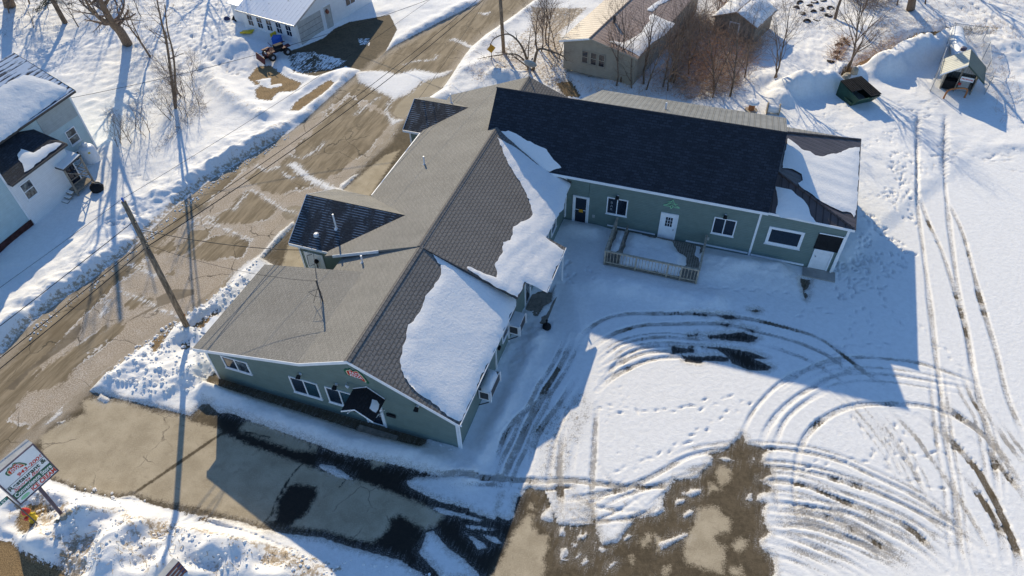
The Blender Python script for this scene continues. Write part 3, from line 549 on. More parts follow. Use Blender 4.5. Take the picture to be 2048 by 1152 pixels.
# trampled drive beside the front block
tr=sst(sdp(z5(1010,800,1060,700,1180,660,1250,780,1180,880,1080,980,1000,1080,930,1100,940,960)),-.5,.6); Hh+=tr*(N3-.5)*.16; thin=np.maximum(thin,tr*.25*N3)
tr=sst(sdp(z8(1180,180,1420,60,1480,200,1380,420,1320,620,1130,640,1130,500)),-.5,.5); thin=np.maximum(thin,tr*(.25+.4*N3)); dirty=np.maximum(dirty,tr*.55)
tr=sst(sdp(z8(1180,650,1720,650,1680,850,1500,980,1300,1070,1250,900)),-.3,.5); dirty=np.maximum(dirty,tr*.7); jag=np.maximum(jag,.62+tr*.5)
# ---------------- footprints
def dent(c,ang,l=.17,w=.075,dep=.07):
    a,b,e,d=window_idx(np.array([c[:2]]),.45)
    if b<=a or d<=e: return
    X=GX[e:d,a:b]-c[0];Y=GY[e:d,a:b]-c[1];u=X*math.cos(ang)+Y*math.sin(ang);v=-X*math.sin(ang)+Y*math.cos(ang)
    q=(u/l)**2+(v/w)**2; Hh[e:d,a:b]+=-dep*np.exp(-q**2*.8)
    thin[e:d,a:b]=np.maximum(thin[e:d,a:b],.3*np.exp(-q**2))
def trail(pxs,step=.5,side=.11,big=1.0,jit=.07):
    P=smooth(gp(pxs),6); seg=np.hypot(*np.diff(P,axis=0).T); s=np.r_[0,np.cumsum(seg)]; k=0
    for q in np.arange(0,s[-1],step):
        i=min(np.searchsorted(s,q,side='right')-1,len(seg)-1); f=(q-s[i])/max(seg[i],1e-6); c=P[i]+(P[i+1]-P[i])*f; d=(P[i+1]-P[i])/max(seg[i],1e-6); nn=np.array([-d[1],d[0]])
        c=c+nn*side*(1 if k%2 else -1)+rng.normal(0,jit,2); dent(c,math.atan2(d[1],d[0])+rng.normal(0,.25),.15*big*rng.uniform(.75,1.3),.05*big*rng.uniform(.8,1.2),.085*big*rng.uniform(.4,1.2)); k+=1
def scatter(poly,n,big=1.0):
    P=gp(poly);mn=P.min(0);mx=P.max(0);k=0
    while k<n:
        c=rng.uniform(mn,mx)
        if sdpoly_pts(np.array([c[0]]),np.array([c[1]]),P)[0]>0: dent(c,rng.normal(1.2,.7),.14*big*rng.uniform(.7,1.3),.06*big,.09*big*rng.uniform(.4,1.2)); k+=1
for t in (z8(1500,180,1600,200,1690,188,1760,215,1840,195,1910,215,2016,185)+z9(60,188,140,190,200,150,280,150,330,100),z8(1590,560,1720,510,1860,440,2016,365)+z9(60,365,120,325,180,297,230,262,290,230,350,190,410,165,470,135),z9(1030,240,1090,330,1160,420,1230,520,1290,590,1400,610,1500,650,1570,655),z9(760,530,850,505,1020,490,1110,495,1170,470,1280,470,1430,462,1490,442,1620,440),z9(1290,290,1320,360,1340,450,1380,560),
 z6(1290,780,1180,600,1120,440),z6(1100,680,1130,800,1150,860),z6(900,940,1000,860,1010,780,1030,680),z6(150,570,400,580,640,600),z6(1520,900,1640,1020),z6(1420,790,1470,860),z6(700,720,800,690,900,700),z6(1220,900,1060,900,900,910),
 z3(800,720,900,660,1000,620),z3(900,780,1000,740,1080,720),z3(1260,760,1180,800,1080,870),z3(1470,640,1420,700,1380,760),z3(1660,850,1500,960,1380,1040,1200,1130,1060,1152),z3(1720,910,1830,940,1950,880),z3(1230,780,1300,1000,1290,1152),z3(1900,980,2010,1000),z3(1280,600,1400,560,1460,540),
 z1(740,980,860,1060,1000,1130),z1(640,1000,780,1020,900,1080),z4(530,210,640,190,760,170)): trail(t)
for p,n,b in ((z6(1060,100,1390,380,1380,400,1200,280,1060,200),60,1),(z6(1180,0,1390,0,1400,240,1300,160,1180,60),50,1),(z6(900,420,1320,340,1340,430,1160,620,920,640),110,1),(z6(1060,260,1120,260,1130,480,1000,500),40,1),(z3(1240,880,1420,900,1420,1000,1260,1152,1210,1040),60,1),(z3(1560,760,1700,860,1600,960,1440,900),60,1),(z3(1190,640,1500,580,1540,640,1300,760),60,1),(z3(1760,860,1960,860,1940,940,1760,930),35,1),(z3(1800,500,2010,600,2010,760,1930,680),50,1),(z9(0,640,180,480,300,540),0,1),(z5(1250,420,1400,400,1500,520,1300,560),20,1),(z1(1080,200,1450,420,1300,460,1150,300),70,1.6),(z1(950,0,1330,0,1380,180,1150,180),60,1.3),(z4(560,170,760,100,900,120,700,260),25,1.6),(z3(1680,100,2010,220,2010,380,1800,330),40,1.5)): scatter(p,n,b)
jag=np.maximum(jag,.62+roadm*1.25*sst(sd_road,.2,.8))
for k in range(90):
    c=G(rng.uniform(1180,2000),rng.uniform(560,1140)) if k<50 else G(rng.uniform(960,1250),rng.uniform(640,1000)); dent(c,rng.uniform(0,PI),rng.uniform(.04,.08),rng.uniform(.03,.06),rng.uniform(.02,.05))
jag=np.where(np.abs(sd_dirt)<.9,np.maximum(jag,1.35),jag)
# ---------------- final heights
edge=np.where(lotm>.5,sst(snow+(N3-.5)*.12,-.03,.16),sst(snow+(N3-.5)*.25,-.03,.9))
Z=np.where(snow>-.05,T*edge,0)+Hh*sst(snow,-.25,.35)
Z=np.where(sd_dirt>-.1,np.maximum(Z,(N3-.4)*.12),Z)
bar_rel=(N2-.5)*.03*(1-sst(snow,-.1,.1))*roadm; Z+=bar_rel
ex=np.minimum(np.minimum(GX-XS[0],XS[-1]-GX),np.minimum(GY-YS[0],YS[-1]-GY)); Z=Z*sst(ex,0,2.5)+.2*(1-sst(ex,0,2.5))
def hz(x,y):
    i=min(max(np.searchsorted(XS,x),0),NX-1);j=min(max(np.searchsorted(YS,y),0),NY-1); return float(Z[j,i])
def GZ(x,y): p=G(x,y); p[2]=hz(p[0],p[1]); return p
# ---------------- ground material
def ground_material():
    t=NT('winter_ground',.85,.25); p=t.pos(); d=t.attr('snow_d'); dry=t.attr('dry_d'); road=t.attr('road_d'); dirt=t.attr('dirt_d'); pud=t.attr('puddle_d'); salt=t.attr('salt_d'); thin_=t.attr('packed'); dty=t.attr('dirty'); lot=t.attr('lot_d')
    n1=t.noise(p,.9,5);n2=t.noise(p,4.5,5,.6);n3=t.noise(p,22,4,.6);n0=t.noise(p,.25,4); 
    along=t.map(t.map(p,(1,1,1),(0,0,-AZ)),(.16,1.0,1)); st=t.noise(along,2.0,8,.62,.3); st2=t.noise(along,7,5,.6)
    jg=t.math('ADD',t.math('MULTIPLY',t.math('SUBTRACT',n2,.5),.42),t.math('MULTIPLY',t.math('SUBTRACT',n3,.5),.3))
    sjg=t.math('ADD',jg,t.math('MULTIPLY',t.math('SUBTRACT',st2,.5),t.math('MULTIPLY',t.math('SUBTRACT',t.attr('jag'),.62),.6))); sm=t.ss(t.math('ADD',d,t.math('MULTIPLY',sjg,t.attr('jag'))),-.025,.03)
    # asphalt, lot
    gran=t.noise(p,17,4,.75)
    jd=t.math('ADD',t.math('ADD',dry,t.math('MULTIPLY',t.math('SUBTRACT',n2,.5),.5)),t.math('MULTIPLY',t.math('SUBTRACT',n3,.5),.35))
    dm=t.ss(t.math('ADD',jd,t.math('MULTIPLY',t.math('SUBTRACT',gran,.5),.5)),-.12,.16)
    dcol=t.mix(t.ss(n1,.3,.7),(.35,.285,.19),(.47,.39,.27)); dcol=t.mix(t.math('MULTIPLY',t.ss(gran,.48,.7),.5),dcol,(.60,.51,.37)); dcol=t.mix(t.math('MULTIPLY',t.ss(gran,.46,.3),.5),dcol,(.24,.195,.13)); dcol=t.mix(t.math('MULTIPLY',t.ss(t.noise(p,2.2,6,.65,.6),.56,.66),.35),dcol,(.26,.21,.14))
    wcol=t.mix(t.ss(t.math('ADD',t.math('MULTIPLY',n1,.4),t.math('MULTIPLY',n2,.6)),.38,.62),(.075,.057,.034),(.125,.095,.058)); wcol=t.mix(t.math('MULTIPLY',t.ss(t.math('ADD',t.attr('wet_shade'),t.math('MULTIPLY',jg,1.2)),-.3,.4),.88),wcol,(.012,.0115,.011)); wcol=t.mix(t.math('MULTIPLY',t.ss(gran,.48,.72),t.math('SUBTRACT',.6,t.math('MULTIPLY',t.ss(t.attr('wet_shade'),-.2,.3),.5))),wcol,(.19,.15,.095))
    crk=t.n('ShaderNodeTexVoronoi',feature='DISTANCE_TO_EDGE'); pv=t.n('ShaderNodeVectorMath',operation='ADD'); t.l(p,pv.inputs[0]); nv=t.n('ShaderNodeTexNoise'); nv.inputs['Scale'].default_value=.8; nv.inputs['Detail'].default_value=5; t.l(p,nv.inputs[0]); t.l(nv.outputs[1],pv.inputs[1]); t.l(pv.outputs[0],crk.inputs[0]); crk.inputs['Scale'].default_value=.33
    crack=t.math('MULTIPLY',t.ss(crk.outputs[0],.010,.003),t.ss(n0,.42,.56))
    lotc=t.mix(dm,wcol,dcol); lotc=t.mix(t.math('MULTIPLY',t.math('MULTIPLY',crack,t.ss(n1,.5,.6)),.6),lotc,(.05,.04,.03))
    # road
    rc=t.mix(t.ss(st,.36,.66),(.175,.135,.083),(.31,.245,.16)); rc=t.mix(t.math('MULTIPLY',t.ss(st2,.5,.72),.4),rc,(.43,.345,.23)); rc=t.mix(t.math('MULTIPLY',t.ss(n0,.55,.66),.5),rc,(.13,.095,.055))
    sv=t.math('ADD',t.math('ADD',t.math('ADD',salt,.02),t.math('MULTIPLY',t.math('SUBTRACT',n1,.5),.9)),t.math('ADD',t.math('MULTIPLY',t.math('SUBTRACT',st,.5),1.3),t.math('MULTIPLY',t.math('SUBTRACT',n2,.5),.8)))
    sl=t.ss(sv,-.06,.10); ol=t.math('MULTIPLY',t.ss(t.math('ABSOLUTE',sv),.10,.02),t.ss(n0,.45,.55))
    rc=t.mix(t.math('MULTIPLY',sl,.85),rc,t.mix(t.ss(t.noise(p,15,4,.7),.38,.64),(.28,.22,.155),(.60,.51,.41)))
    gl=t.math('MULTIPLY',t.ss(n3,.52,.66),t.ss(n1,.48,.62)); rc=t.mix(t.math('MULTIPLY',gl,t.math('MULTIPLY',sl,.7)),rc,(.72,.68,.64)); rc=t.mix(t.math('MULTIPLY',ol,.75),rc,(.72,.69,.65))
    spk=t.noise(p,38,3,.7); sh=t.math('MULTIPLY',t.ss(t.math('ADD',road,t.math('MULTIPLY',t.math('SUBTRACT',n2,.5),1.2)),1.1,.3),.75); rc=t.mix(sh,rc,t.mix(t.ss(spk,.4,.62),(.20,.155,.10),(.55,.47,.37)))
    rc=t.mix(t.math('MULTIPLY',crack,.8),rc,(.06,.05,.035))
    pm=t.ss(t.math('ADD',pud,t.math('MULTIPLY',jg,.6)),-.05,.08); rc=t.mix(t.math('MULTIPLY',pm,.9),rc,t.mix(t.ss(n1,.3,.7),(.10,.075,.048),(.155,.12,.078)))
    rm=t.ss(t.math('ADD',road,t.math('MULTIPLY',t.math('SUBTRACT',n1,.5),1.5)),-.45,.25)
    base=t.mix(rm,lotc,rc)
    # dry grass, leaves
    gm=t.ss(t.math('ADD',dirt,t.math('MULTIPLY',jg,.9)),-.1,.1)
    base=t.mix(gm,base,t.mix(t.ss(n3,.35,.65),(.12,.075,.035),(.36,.245,.12)))
    # snow
    sc=t.mix(t.ss(n2,.3,.7),(.80,.785,.755),(.87,.855,.825))
    n4=t.noise(p,21,4,.8); gr=t.ss(t.math('ADD',thin_,t.math('ADD',t.math('MULTIPLY',t.math('SUBTRACT',n4,.5),2.6),t.math('MULTIPLY',t.math('SUBTRACT',n2,.5),1.1))),.47,.68); sc=t.mix(t.math('MULTIPLY',gr,.72),sc,(.22,.195,.165)); sc=t.mix(t.math('MULTIPLY',thin_,.12),sc,(.45,.43,.40))
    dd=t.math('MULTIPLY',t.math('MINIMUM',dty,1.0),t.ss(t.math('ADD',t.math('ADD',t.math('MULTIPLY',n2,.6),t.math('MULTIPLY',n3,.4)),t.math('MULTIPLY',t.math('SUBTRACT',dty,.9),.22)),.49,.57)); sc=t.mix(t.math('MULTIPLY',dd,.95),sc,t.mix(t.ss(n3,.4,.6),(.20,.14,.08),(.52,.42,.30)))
    hard=t.ss(t.math('MAXIMUM',lot,road),-.3,.3)
    slush=t.math('MULTIPLY',t.math('MULTIPLY',t.ss(t.math('ADD',d,t.math('MULTIPLY',sjg,1.1)),.42,.02),t.ss(n4,.36,.60)),hard); sc=t.mix(t.math('MULTIPLY',slush,.8),sc,t.mix(t.ss(n3,.4,.6),(.21,.17,.12),(.50,.44,.36)))
    film=t.math('MULTIPLY',t.math('MULTIPLY',t.ss(t.math('ADD',d,t.math('MULTIPLY',t.math('SUBTRACT',st2,.5),1.6)),-.42,.05),t.ss(n4,.50,.62)),hard); base=t.mix(t.math('MULTIPLY',film,.62),base,(.62,.60,.57))
    cl=t.mix(sm,base,sc); t.col(cl)
    wet=t.math('SUBTRACT',1.0,dm); r=t.math('SUBTRACT',.9,t.math('MULTIPLY',t.math('MULTIPLY',pm,rm),.25)); t.put(t.b.inputs['Roughness'],t.math('MAXIMUM',r,t.math('MULTIPLY',sm,.8)))
    hgt=t.math('ADD',t.math('MULTIPLY',sm,t.math('ADD',t.math('MULTIPLY',n2,.5),t.math('MULTIPLY',n3,.32))),t.math('MULTIPLY',t.math('MULTIPLY',gran,.12),t.math('SUBTRACT',1.0,sm)))
    t.bump(hgt,.55,.10); return t.m
GM=ground_material()
attrs=dict(snow_d=snow,dry_d=sd_dry,road_d=sd_road,dirt_d=sd_dirt,wet_shade=wet_shade,puddle_d=sd_pud,salt_d=sd_salt,packed=thin,dirty=dirty,lot_d=sd_lot,jag=jag)
jj,ii=np.meshgrid(np.arange(NY-1),np.arange(NX-1),indexing='ij'); quad=np.stack([jj*NX+ii,jj*NX+ii+1,(jj+1)*NX+ii+1,(jj+1)*NX+ii],-1).reshape(-1,4)
fc=lambda A:(A[:-1,:-1]+A[1:,1:])/2
is_road=(fc(sd_road)>0).ravel(); is_lot=((fc(sd_lot)>0)).ravel()&~is_road
flat=np.c_[GX.ravel(),GY.ravel(),Z.ravel()]
def grid_obj(name,mask,label):
    q=quad[mask]; used,inv=np.unique(q.ravel(),return_inverse=True); me=bpy.data.meshes.new(name); nq=len(q)
    me.vertices.add(len(used)); me.vertices.foreach_set('co',flat[used].ravel()); me.loops.add(nq*4); me.loops.foreach_set('vertex_index',inv.astype(np.int32)); me.polygons.add(nq)
    me.polygons.foreach_set('loop_start',np.arange(nq,dtype=np.int32)*4); me.polygons.foreach_set('use_smooth',np.ones(nq,bool)); me.update(calc_edges=True)
    for k,A in attrs.items(): me.attributes.new(k,'FLOAT','POINT').data.foreach_set('value',A.ravel()[used].astype(np.float32))
    me.materials.append(GM); o=bpy.data.objects.new(name,me); COL.objects.link(o); tag(o,label,name.replace('_',' '),kind='structure'); return o
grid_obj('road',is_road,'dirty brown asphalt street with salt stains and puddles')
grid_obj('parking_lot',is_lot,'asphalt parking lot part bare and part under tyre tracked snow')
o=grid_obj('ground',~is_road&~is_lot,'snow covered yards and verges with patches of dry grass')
# outlying ground to the horizon
b=MB(); X0,X1,Y0,Y1=XS[0],XS[-1],YS[0],YS[-1]; z=.2
for (a,c,d,e) in ((-900,-900,900,Y0),(-900,Y1,900,1500),(-900,Y0,X0,Y1),(X1,Y0,900,Y1)): b.poly([(a,c,z),(d,c,z),(d,e,z),(a,e,z)])
tag(b.build('outlying_ground',M['snow'],uv=False),'flat snow covered land beyond the streets','ground',kind='structure')
# ================================================================== THE GREEN RESTAURANT BUILDING
R0=thing('restaurant_building',L(9,-5,0),'long green sided restaurant with grey shingle gables, cross wing and part snow covered roofs','building')
zML=lambda b:5.58-.394*(-5.1-b); zMR=lambda b:5.58-.405*(b+5.1); zFR=lambda b:5.56-.51*(b+5.05); zFL=lambda b:5.56-.453*(-5.05-b); zLL=lambda b:4.25-.204*(-7.94-b); zW=lambda a:3.96+.975*(a-18.4)
def prism_a(prof,a0,a1,mat='green',name='wall'):
    return MB().slab([L(a0,b,z) for b,z in prof],a1-a0,ea).build(name,M[mat],R0)
u=.17
prism_a([(-10,-.1),(0,-.1),(0,zFR(0)-u),(-5.05,5.56-u),(-7.94,4.25-u),(-10,zLL(-10)-u)],0,6.2)
prism_a([(-10,-.1),(0,-.1),(0,zFR(0)-u),(-5.05,5.56-u),(-10,zFL(-10)-u)],6.22,8.0)
prism_a([(-14.35,-.1),(-10.0,-.1),(-10.0,zLL(-10)-u),(-14.35,zLL(-14.35)-u)],0.0,6.0)
prism_a([(-11.1,-.1),(0.01,-.1),(0.01,zMR(0)-u),(-5.1,5.58-u),(-11.1,zML(-11.1)-u)],8.05,26.6)
def wedge_b(prof,b0,b1,mat='green',name='wall'): return MB().slab([L(a,b0,z) for a,z in prof],b1-b0,eb).build(name,M[mat],R0)
wedge_b([(18.75,-.1),(24.95,-.1),(24.95,zW(18.75)-.2),(21.87,7.34-.2),(18.75,zW(18.75)-.2)],-5.5,1.6)
wedge_b([(18.75,-.1),(25.8,-.1),(25.8,5.75),(21.87,7.34-.25),(18.75,zW(18.75)-.2)],1.62,12.2)
wedge_b([(18.76,-.1),(28.2,-.1),(28.2,3.5),(25.8,3.6),(21.2,3.6),(18.76,3.6)],12.21,17.25)
# roofs -------------------------------------------------------------
def roof(pts,mat,t=.14,name='roof'): return MB().slab([L(*p) for p in pts],t).build(name,M[mat],R0)
roof([(-.35,-5.05,5.56),(-.35,-7.94,4.25),(7.95,-7.94,4.25),(7.95,-5.05,5.56)],'shingle')
roof([(-.35,-7.94,4.25),(-.35,-14.65,zLL(-14.65)),(6.3,-14.65,zLL(-14.65)),(6.3,-7.94,4.25)],'shingle')
roof([(6.3,-7.94,4.25),(6.3,-10.4,zFL(-10.4)),(8.04,-10.4,zFL(-10.4)),(8.04,-7.94,4.25)],'shingle')
roof([(-.35,-5.05,5.56),(7.95,-5.05,5.56),(7.95,.3,zFR(.3)),(-.35,.3,zFR(.3))],'shingle_dim')
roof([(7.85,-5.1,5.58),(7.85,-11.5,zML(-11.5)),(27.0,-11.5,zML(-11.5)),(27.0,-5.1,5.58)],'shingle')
roof([(7.85,-5.1,5.58),(27.0,-5.1,5.58),(27.0,.41,zMR(.41)),(13.05,.41,zMR(.41)),(13.05,1.66,zMR(1.66)),(9.3,1.66,zMR(1.66)),(9.3,.41,zMR(.41)),(7.85,.41,zMR(.41))],'shingle_dim')
rw=roof([(18.4,-5.67,3.96),(18.4,12.55,3.96),(21.87,12.57,7.34),(21.87,-5.67,7.34)],'charcoal')
roof([(25.34,-5.67,3.96),(21.87,-5.67,7.34),(21.87,1.65,7.33),(25.34,1.65,3.95)],'charcoal')
nB=ez+ea*.34; pB=L(21.87,0,7.34); Bl=[on_plane(x,y,pB,nB) for x,y in ((1160,199),(1205,180),(1573,236))]
MB().slab([L(21.875,-1.2,7.335),Bl[0],Bl[1],Bl[2],L(21.875,12.57,7.335)],.09).build('roof',M['metal_grey'],R0)
fcn,bcn,t1,t2=(18.6,17.45,3.72),(28.5,17.85,3.72),(21.2,12.62,5.0),(25.8,12.62,5.0)
roof([fcn,bcn,t2,t1],'metal_purple',.07)
roof([(18.6,12.25,3.86),fcn,t1,(21.2,12.3,5.02)],'metal_purple',.07)
roof([t2,bcn,(28.7,12.7,3.74)],'metal_grey',.07)
# ridge caps, flashing
for p,q,w_ in (((-.36,-5.05),(7.9,-5.05),.16),((7.84,-5.1),(19.9,-5.1),.16),((22.3,-5.1),(27.02,-5.1),.16)):
    zf=5.57 if p[0]<7 else 5.595
    b=MB()
    for s,zz in ((1,.077),(-1,.068)): b.slab([L(p[0],p[1],zf+.018),L(q[0],q[1],zf+.018),L(q[0],q[1]+s*w_,zf+.018-zz),L(p[0],p[1]+s*w_,zf+.018-zz)],.016)
    b.build('ridge_cap',M['shingle_dim'],R0)
MB().tube([L(21.87,-5.7,7.35),L(21.87,12.6,7.35)],.05,6).build('ridge_cap',M['charcoal'],R0)
for p,q in ((L(*fcn[:2],3.75),L(21.2,12.62,5.04)),(L(*bcn[:2],3.75),L(25.8,12.62,5.04))): MB().tube([p,q],.06,5).build('hip_cap',M['metal_purple'],R0)
# white fascia boards
def fascia(p,q,out,h=.18,t=.03,top=.012):
    p,q=L(*p),L(*q); return (p+ez*top+np.array(out)*.002,q-p,np.array(out)*t,-ez*h)
b=MB()
for e in (((-.35,-14.65,zLL(-14.65)),(-.35,-7.94,4.25),-ea,.2),((-.35,-7.94,4.25),(-.35,-5.05,5.56),-ea,.2),((-.35,-5.05,5.56),(-.35,.3,zFR(.3)),-ea,.2),
          ((18.4,-1.0,3.96),(18.4,12.57,3.96),-ea,.18),((18.6,12.25,3.86),(18.6,17.45,3.72),-ea,.16),((7.85,-10.95,zML(-10.95)),(7.85,-7.75,zML(-7.75)),-ea,.2),((9.3,.41,zMR(.41)),(9.3,1.66,zMR(1.66)),-ea,.15)): pieces([fascia(*e[:3],h=e[3])],"fascia",M["white_trim"],R0)
pieces([fascia((-.35,.3,zFR(.3)),(7.8,.3,zFR(.3)),eb,h=.12),fascia((9.3,1.66,zMR(1.66)),(13.05,1.66,zMR(1.66)),eb,h=.13),fascia((13.1,.41,zMR(.41)),(18.4,.41,zMR(.41)),eb,h=.13)],'fascia',M['white_trim'],R0)
pieces([fascia((7.85,-5.1,5.58),(7.85,.41,zMR(.41)),-ea,h=.16),fascia((18.6,17.45,3.72),(28.5,17.85,3.72),eb,h=.1),fascia((8.0,.30+.11,zMR(.41)),(9.2,.41,zMR(.41)),eb,h=.13)],'fascia',M['dark_metal'],R0)
# gutter along the left eaves
MB().tube([L(13.9,-11.56,3.0),L(21.5,-11.56,3.0)],.06,6).build('gutter',M['white_trim'],R0)
# corner boards
b=MB()
for a,bb,z0,z1,sa,sb in ((-.028,-.11,0,2.72,.03,.14),(0.002,.002,0,2.72,.12,.03),(-.028,-14.38,0,2.74,.03,.13),(18.722,12.14,.1,3.7,.03,.13),(18.735,17.12,.1,3.55,.03,.14),(18.722,-.02,.3,3.8,.03,.1)):
    pieces([(L(a,bb,z0),ea*sa,eb*sb,ez*(z1-z0))],'corner_board',M['white_trim'],R0)
pieces([(L(18.71,8.2,.28),ea*.03,eb*3.9,ez*.12),(L(18.70,12.3,.22),ea*.05,eb*3.2,ez*.12),(L(18.715,3.0,.30),ea*.03,eb*3.2,ez*.1)],'base_trim',M['white_trim'],R0)
# gable vent under the peak
MB().lathe(L(-.04,-4.72,4.98),[(0,.3),(.03,.3)],18,-ea).build('gable_trim',M['white_trim'],R0)
# windows, doors ------------------------------------------------------
na=-ea
window(R0,L(0,-13.35,1.44),eb,na,1.62,1.0,'slider',pane=M['curtain'])
window(R0,L(0,-9.28,1.0),eb,na,1.66,1.32,'slider',pane=M['teal_glass'])
window(R0,L(0,-7.2,1.0),eb,na,1.62,1.32,'slider',pane=M['teal_glass'])
d=door(R0,L(0,-5.16,.12),eb,na,1.1,2.1,M['white_trim'],'glass')
window(R0,L(18.75,2.84,1.35),eb,na,1.36,1.33,'slider')
window(R0,L(18.75,9.61,1.41),eb,na,1.37,1.29,'slider')
window(R0,L(18.76,12.88,1.42),eb,na,2.06,1.34,'plain',fw=.17)
door(R0,L(18.75,.58,.04),eb,na,1.1,2.28,M['white_trim'],'glass',False)
door(R0,L(18.75,6.36,.06),eb,na,1.12,2.24,M['white_trim'],'nine')
# recessed corner entrance of the addition: flat black panel painted in for the opening's shade, over a white door
MB().bo(L(18.73,15.68,1.72),eb*1.40,ez*1.2,ea*.028).build('porch_shade_panel',M['black'],R0)
d=door(R0,L(18.755,15.76,.18),eb,na,1.12,1.55,M['white_metal'],'plain',False)
pieces([(L(18.66,17.06,.16),ea*.1,eb*.1,ez*2.9)],'porch_post',M['white_trim'],R0); pieces([(L(18.69,15.70,2.93),ea*.04,eb*1.36,ez*.07)],'door_head_trim',M['white_trim'],R0)
MB().bo(L(17.9,15.5,0),ea*.85,eb*1.9,ez*.16).build('door_step',M['concrete'],R0)
for p in ((0,-8.44,2.82),(0,-6.4,2.80),(0,-1.97,2.93),(0,-5.5,1.30),(18.75,3.5,2.9),(18.75,10.22,2.98)): lamp(R0,L(*p),na)
s=MB().tube([L(0,-5.77,3.17),L(-.2,-5.7,3.22)],.02,5).lathe(L(-.2,-5.68,3.22),[(0,.05),(.16,.07)],8,(eb-ea*.3)).build('floodlight',M['white_trim'],R0)
# windows on the yard side wall under the eave
for a0 in (6.3,13.9,15.6): window(R0,L(a0,0.0,1.15),ea,eb,1.1,1.15,'sash')
pieces([(L(7.2,.0,.2),ea*.09,eb*.08,ez*2.3),(L(5.15,.0,.2),ea*.08,eb*.08,ez*2.3)],'corner_board',M['white_trim'],R0)
MB().bo(L(5.6,.0,1.35),ea*.2,eb*.12,ez*.18).build('vent_hood',M['black'],R0)
door(R0,L(10.2,.01,.05),ea,eb,1.05,2.15,M['white_trim'],'glass')
# porch post at the side entrance + wet boards underfoot
pieces([(L(12.9,1.5,0),ea*.08,eb*.08,ez*2.6)],'porch_post',M['white_trim'],R0)
MB().bo(L(9.2,.12,.0),ea*2.6,eb*1.5,ez*.1).build('door_step',M['greywood'],R0)
# small black awning over the front door
aw=MB(); af=MB()
A0=[(-5.45,2.72),(-4.62,3.2),(-3.75,2.58)]; dz=.12; dd=1.3
for (b0,z0),(b1,z1) in zip(A0,A0[1:]): aw.slab([L(0.0,b0,z0+dz),L(0.0,b1,z1+dz),L(-dd,b1,z1+dz-.1),L(-dd,b0,z0+dz-.1)],.07)
awn=aw.build('awning',M['black_tar'],R0)
for (b0,z0),(b1,z1) in zip(A0,A0[1:]): 
    af.bo(*fascia((-dd,b0,z0+dz-.1),(-dd,b1,z1+dz-.1),-ea,h=.09,t=.025)); 
    af.bo(L(-.02,b0,z0+dz+.02),-ea*.03,L(-.02,b1,z1+dz+.02)-L(-.02,b0,z0+dz+.02),ez*.05)
af.tube([L(-dd+.1,-5.2,2.5),L(0,-5.2,1.75)],.03,6).tube([L(-dd+.1,-3.95,2.4),L(0,-3.95,1.7)],.03,6).build('awning_frame',M['white_trim'],awn)
MB().bo(L(-.3,-5.5,.0),-ea*.9,eb*2.2,ez*.1).build('door_step',M['greywood'],R0)
# dormers -------------------------------------------------------------
def dormer(a0,ac,a1,bo,ze,zr):
    zb=lambda z:-5.1-(5.58-z)/.394
    r=MB(); r.slab([L(a0,bo,ze),L(a0,zb(ze)+.12,ze),L(ac,zb(zr)+.12,zr),L(ac,bo,zr)],.13)
    r1=r.build('dormer_roof',M['dormer_shade_shingle'],R0)
    MB().slab([L(a1,bo,ze),L(ac,bo,zr),L(ac,zb(zr)+.12,zr),L(a1,zb(ze)+.12,ze)],.13).build('dormer_roof',M['shingle'],R0)
    MB().slab([L(a0+.3,bo+.35,-.1),L(a1-.3,bo+.35,-.1),L(a1-.3,bo+.35,ze+.02),L(ac,bo+.35,zr-.17),L(a0+.3,bo+.35,ze+.02)],-11.0-bo-.35,eb).build('dormer_wall',M['green'],R0)
    pieces([fascia((a0,bo,ze),(a0,-11.2,ze),-ea,h=.17),fascia((a0,bo,ze),(ac,bo,zr),-eb,h=.17),fascia((ac,bo,zr),(a1,bo,ze),-eb,h=.17)],'fascia',M['white_trim'],R0)
    pieces([(L(a0+.27,bo+.33,0),ea*.025,eb*.12,ez*(ze-.05))],'corner_board',M['white_trim'],R0)
dormer(8.25,11.05,13.85,-14.2,3.0,4.6); dormer(21.6,24.0,26.4,-13.0,2.95,4.15)
# service panel, meter and mast on the near side of the first dormer
pn=MB().bo(L(8.51,-13.55,.95),ea*.035,eb*1.3,ez*1.35).build('service_panel',M['white_trim'],R0)
MB().lathe(L(8.5,-12.75,1.75),[(0,.14),(.12,.14),(.16,.1)],12,-ea).tube([L(8.42,-12.75,1.7),L(8.42,-12.75,1.0)],.035,6).tube([L(8.42,-12.9,1.5),L(8.40,-13.35,1.2),L(8.42,-13.3,2.1),L(8.42,-12.9,2.3)],.018,5).build('electric_meter',M['black'],pn)
ro=MB().slab([L(8.45,-13.7,.62),L(8.45,-11.0,.62),L(6.45,-11.0,.45),L(6.45,-13.7,.45)],.08).build('porch_roof',M['metal_green'],R0)
MB().bo(L(7.95,-13.72,.60),ea*.08,eb*2.6,ez*.06).build('edge_trim',M['white_trim'],ro)
b=MB().tube([L(3.85,-9.1,3.95),L(3.85,-9.1,5.6)],.045,8).tube([L(3.85,-9.1,5.1),L(3.6,-9.5,4.02)],.012,4).tube([L(3.85,-9.1,5.1),L(4.3,-9.4,4.0)],.012,4).tube([L(3.8,-9.12,4.95),L(3.6,-9.6,4.8),L(3.75,-9.45,4.4),L(3.85,-9.12,4.3)],.015,4)
b.build('service_mast',M['dark_metal'],R0)
def vent(a,b_,z,h=.55): MB().lathe(L(a,b_,z-.1),[(0,.17),(.12,.08),(.14,.055),(.1+h,.055),(.1+h,.03)],10).build('vent_pipe',M['white_metal'],R0)
vent(7.2,-8.5,4.0,.5);vent(9.6,-11.55,3.77,1.05);vent(16.8,-9,4.04,.6);vent(24.9,-10.5,3.75,.7)
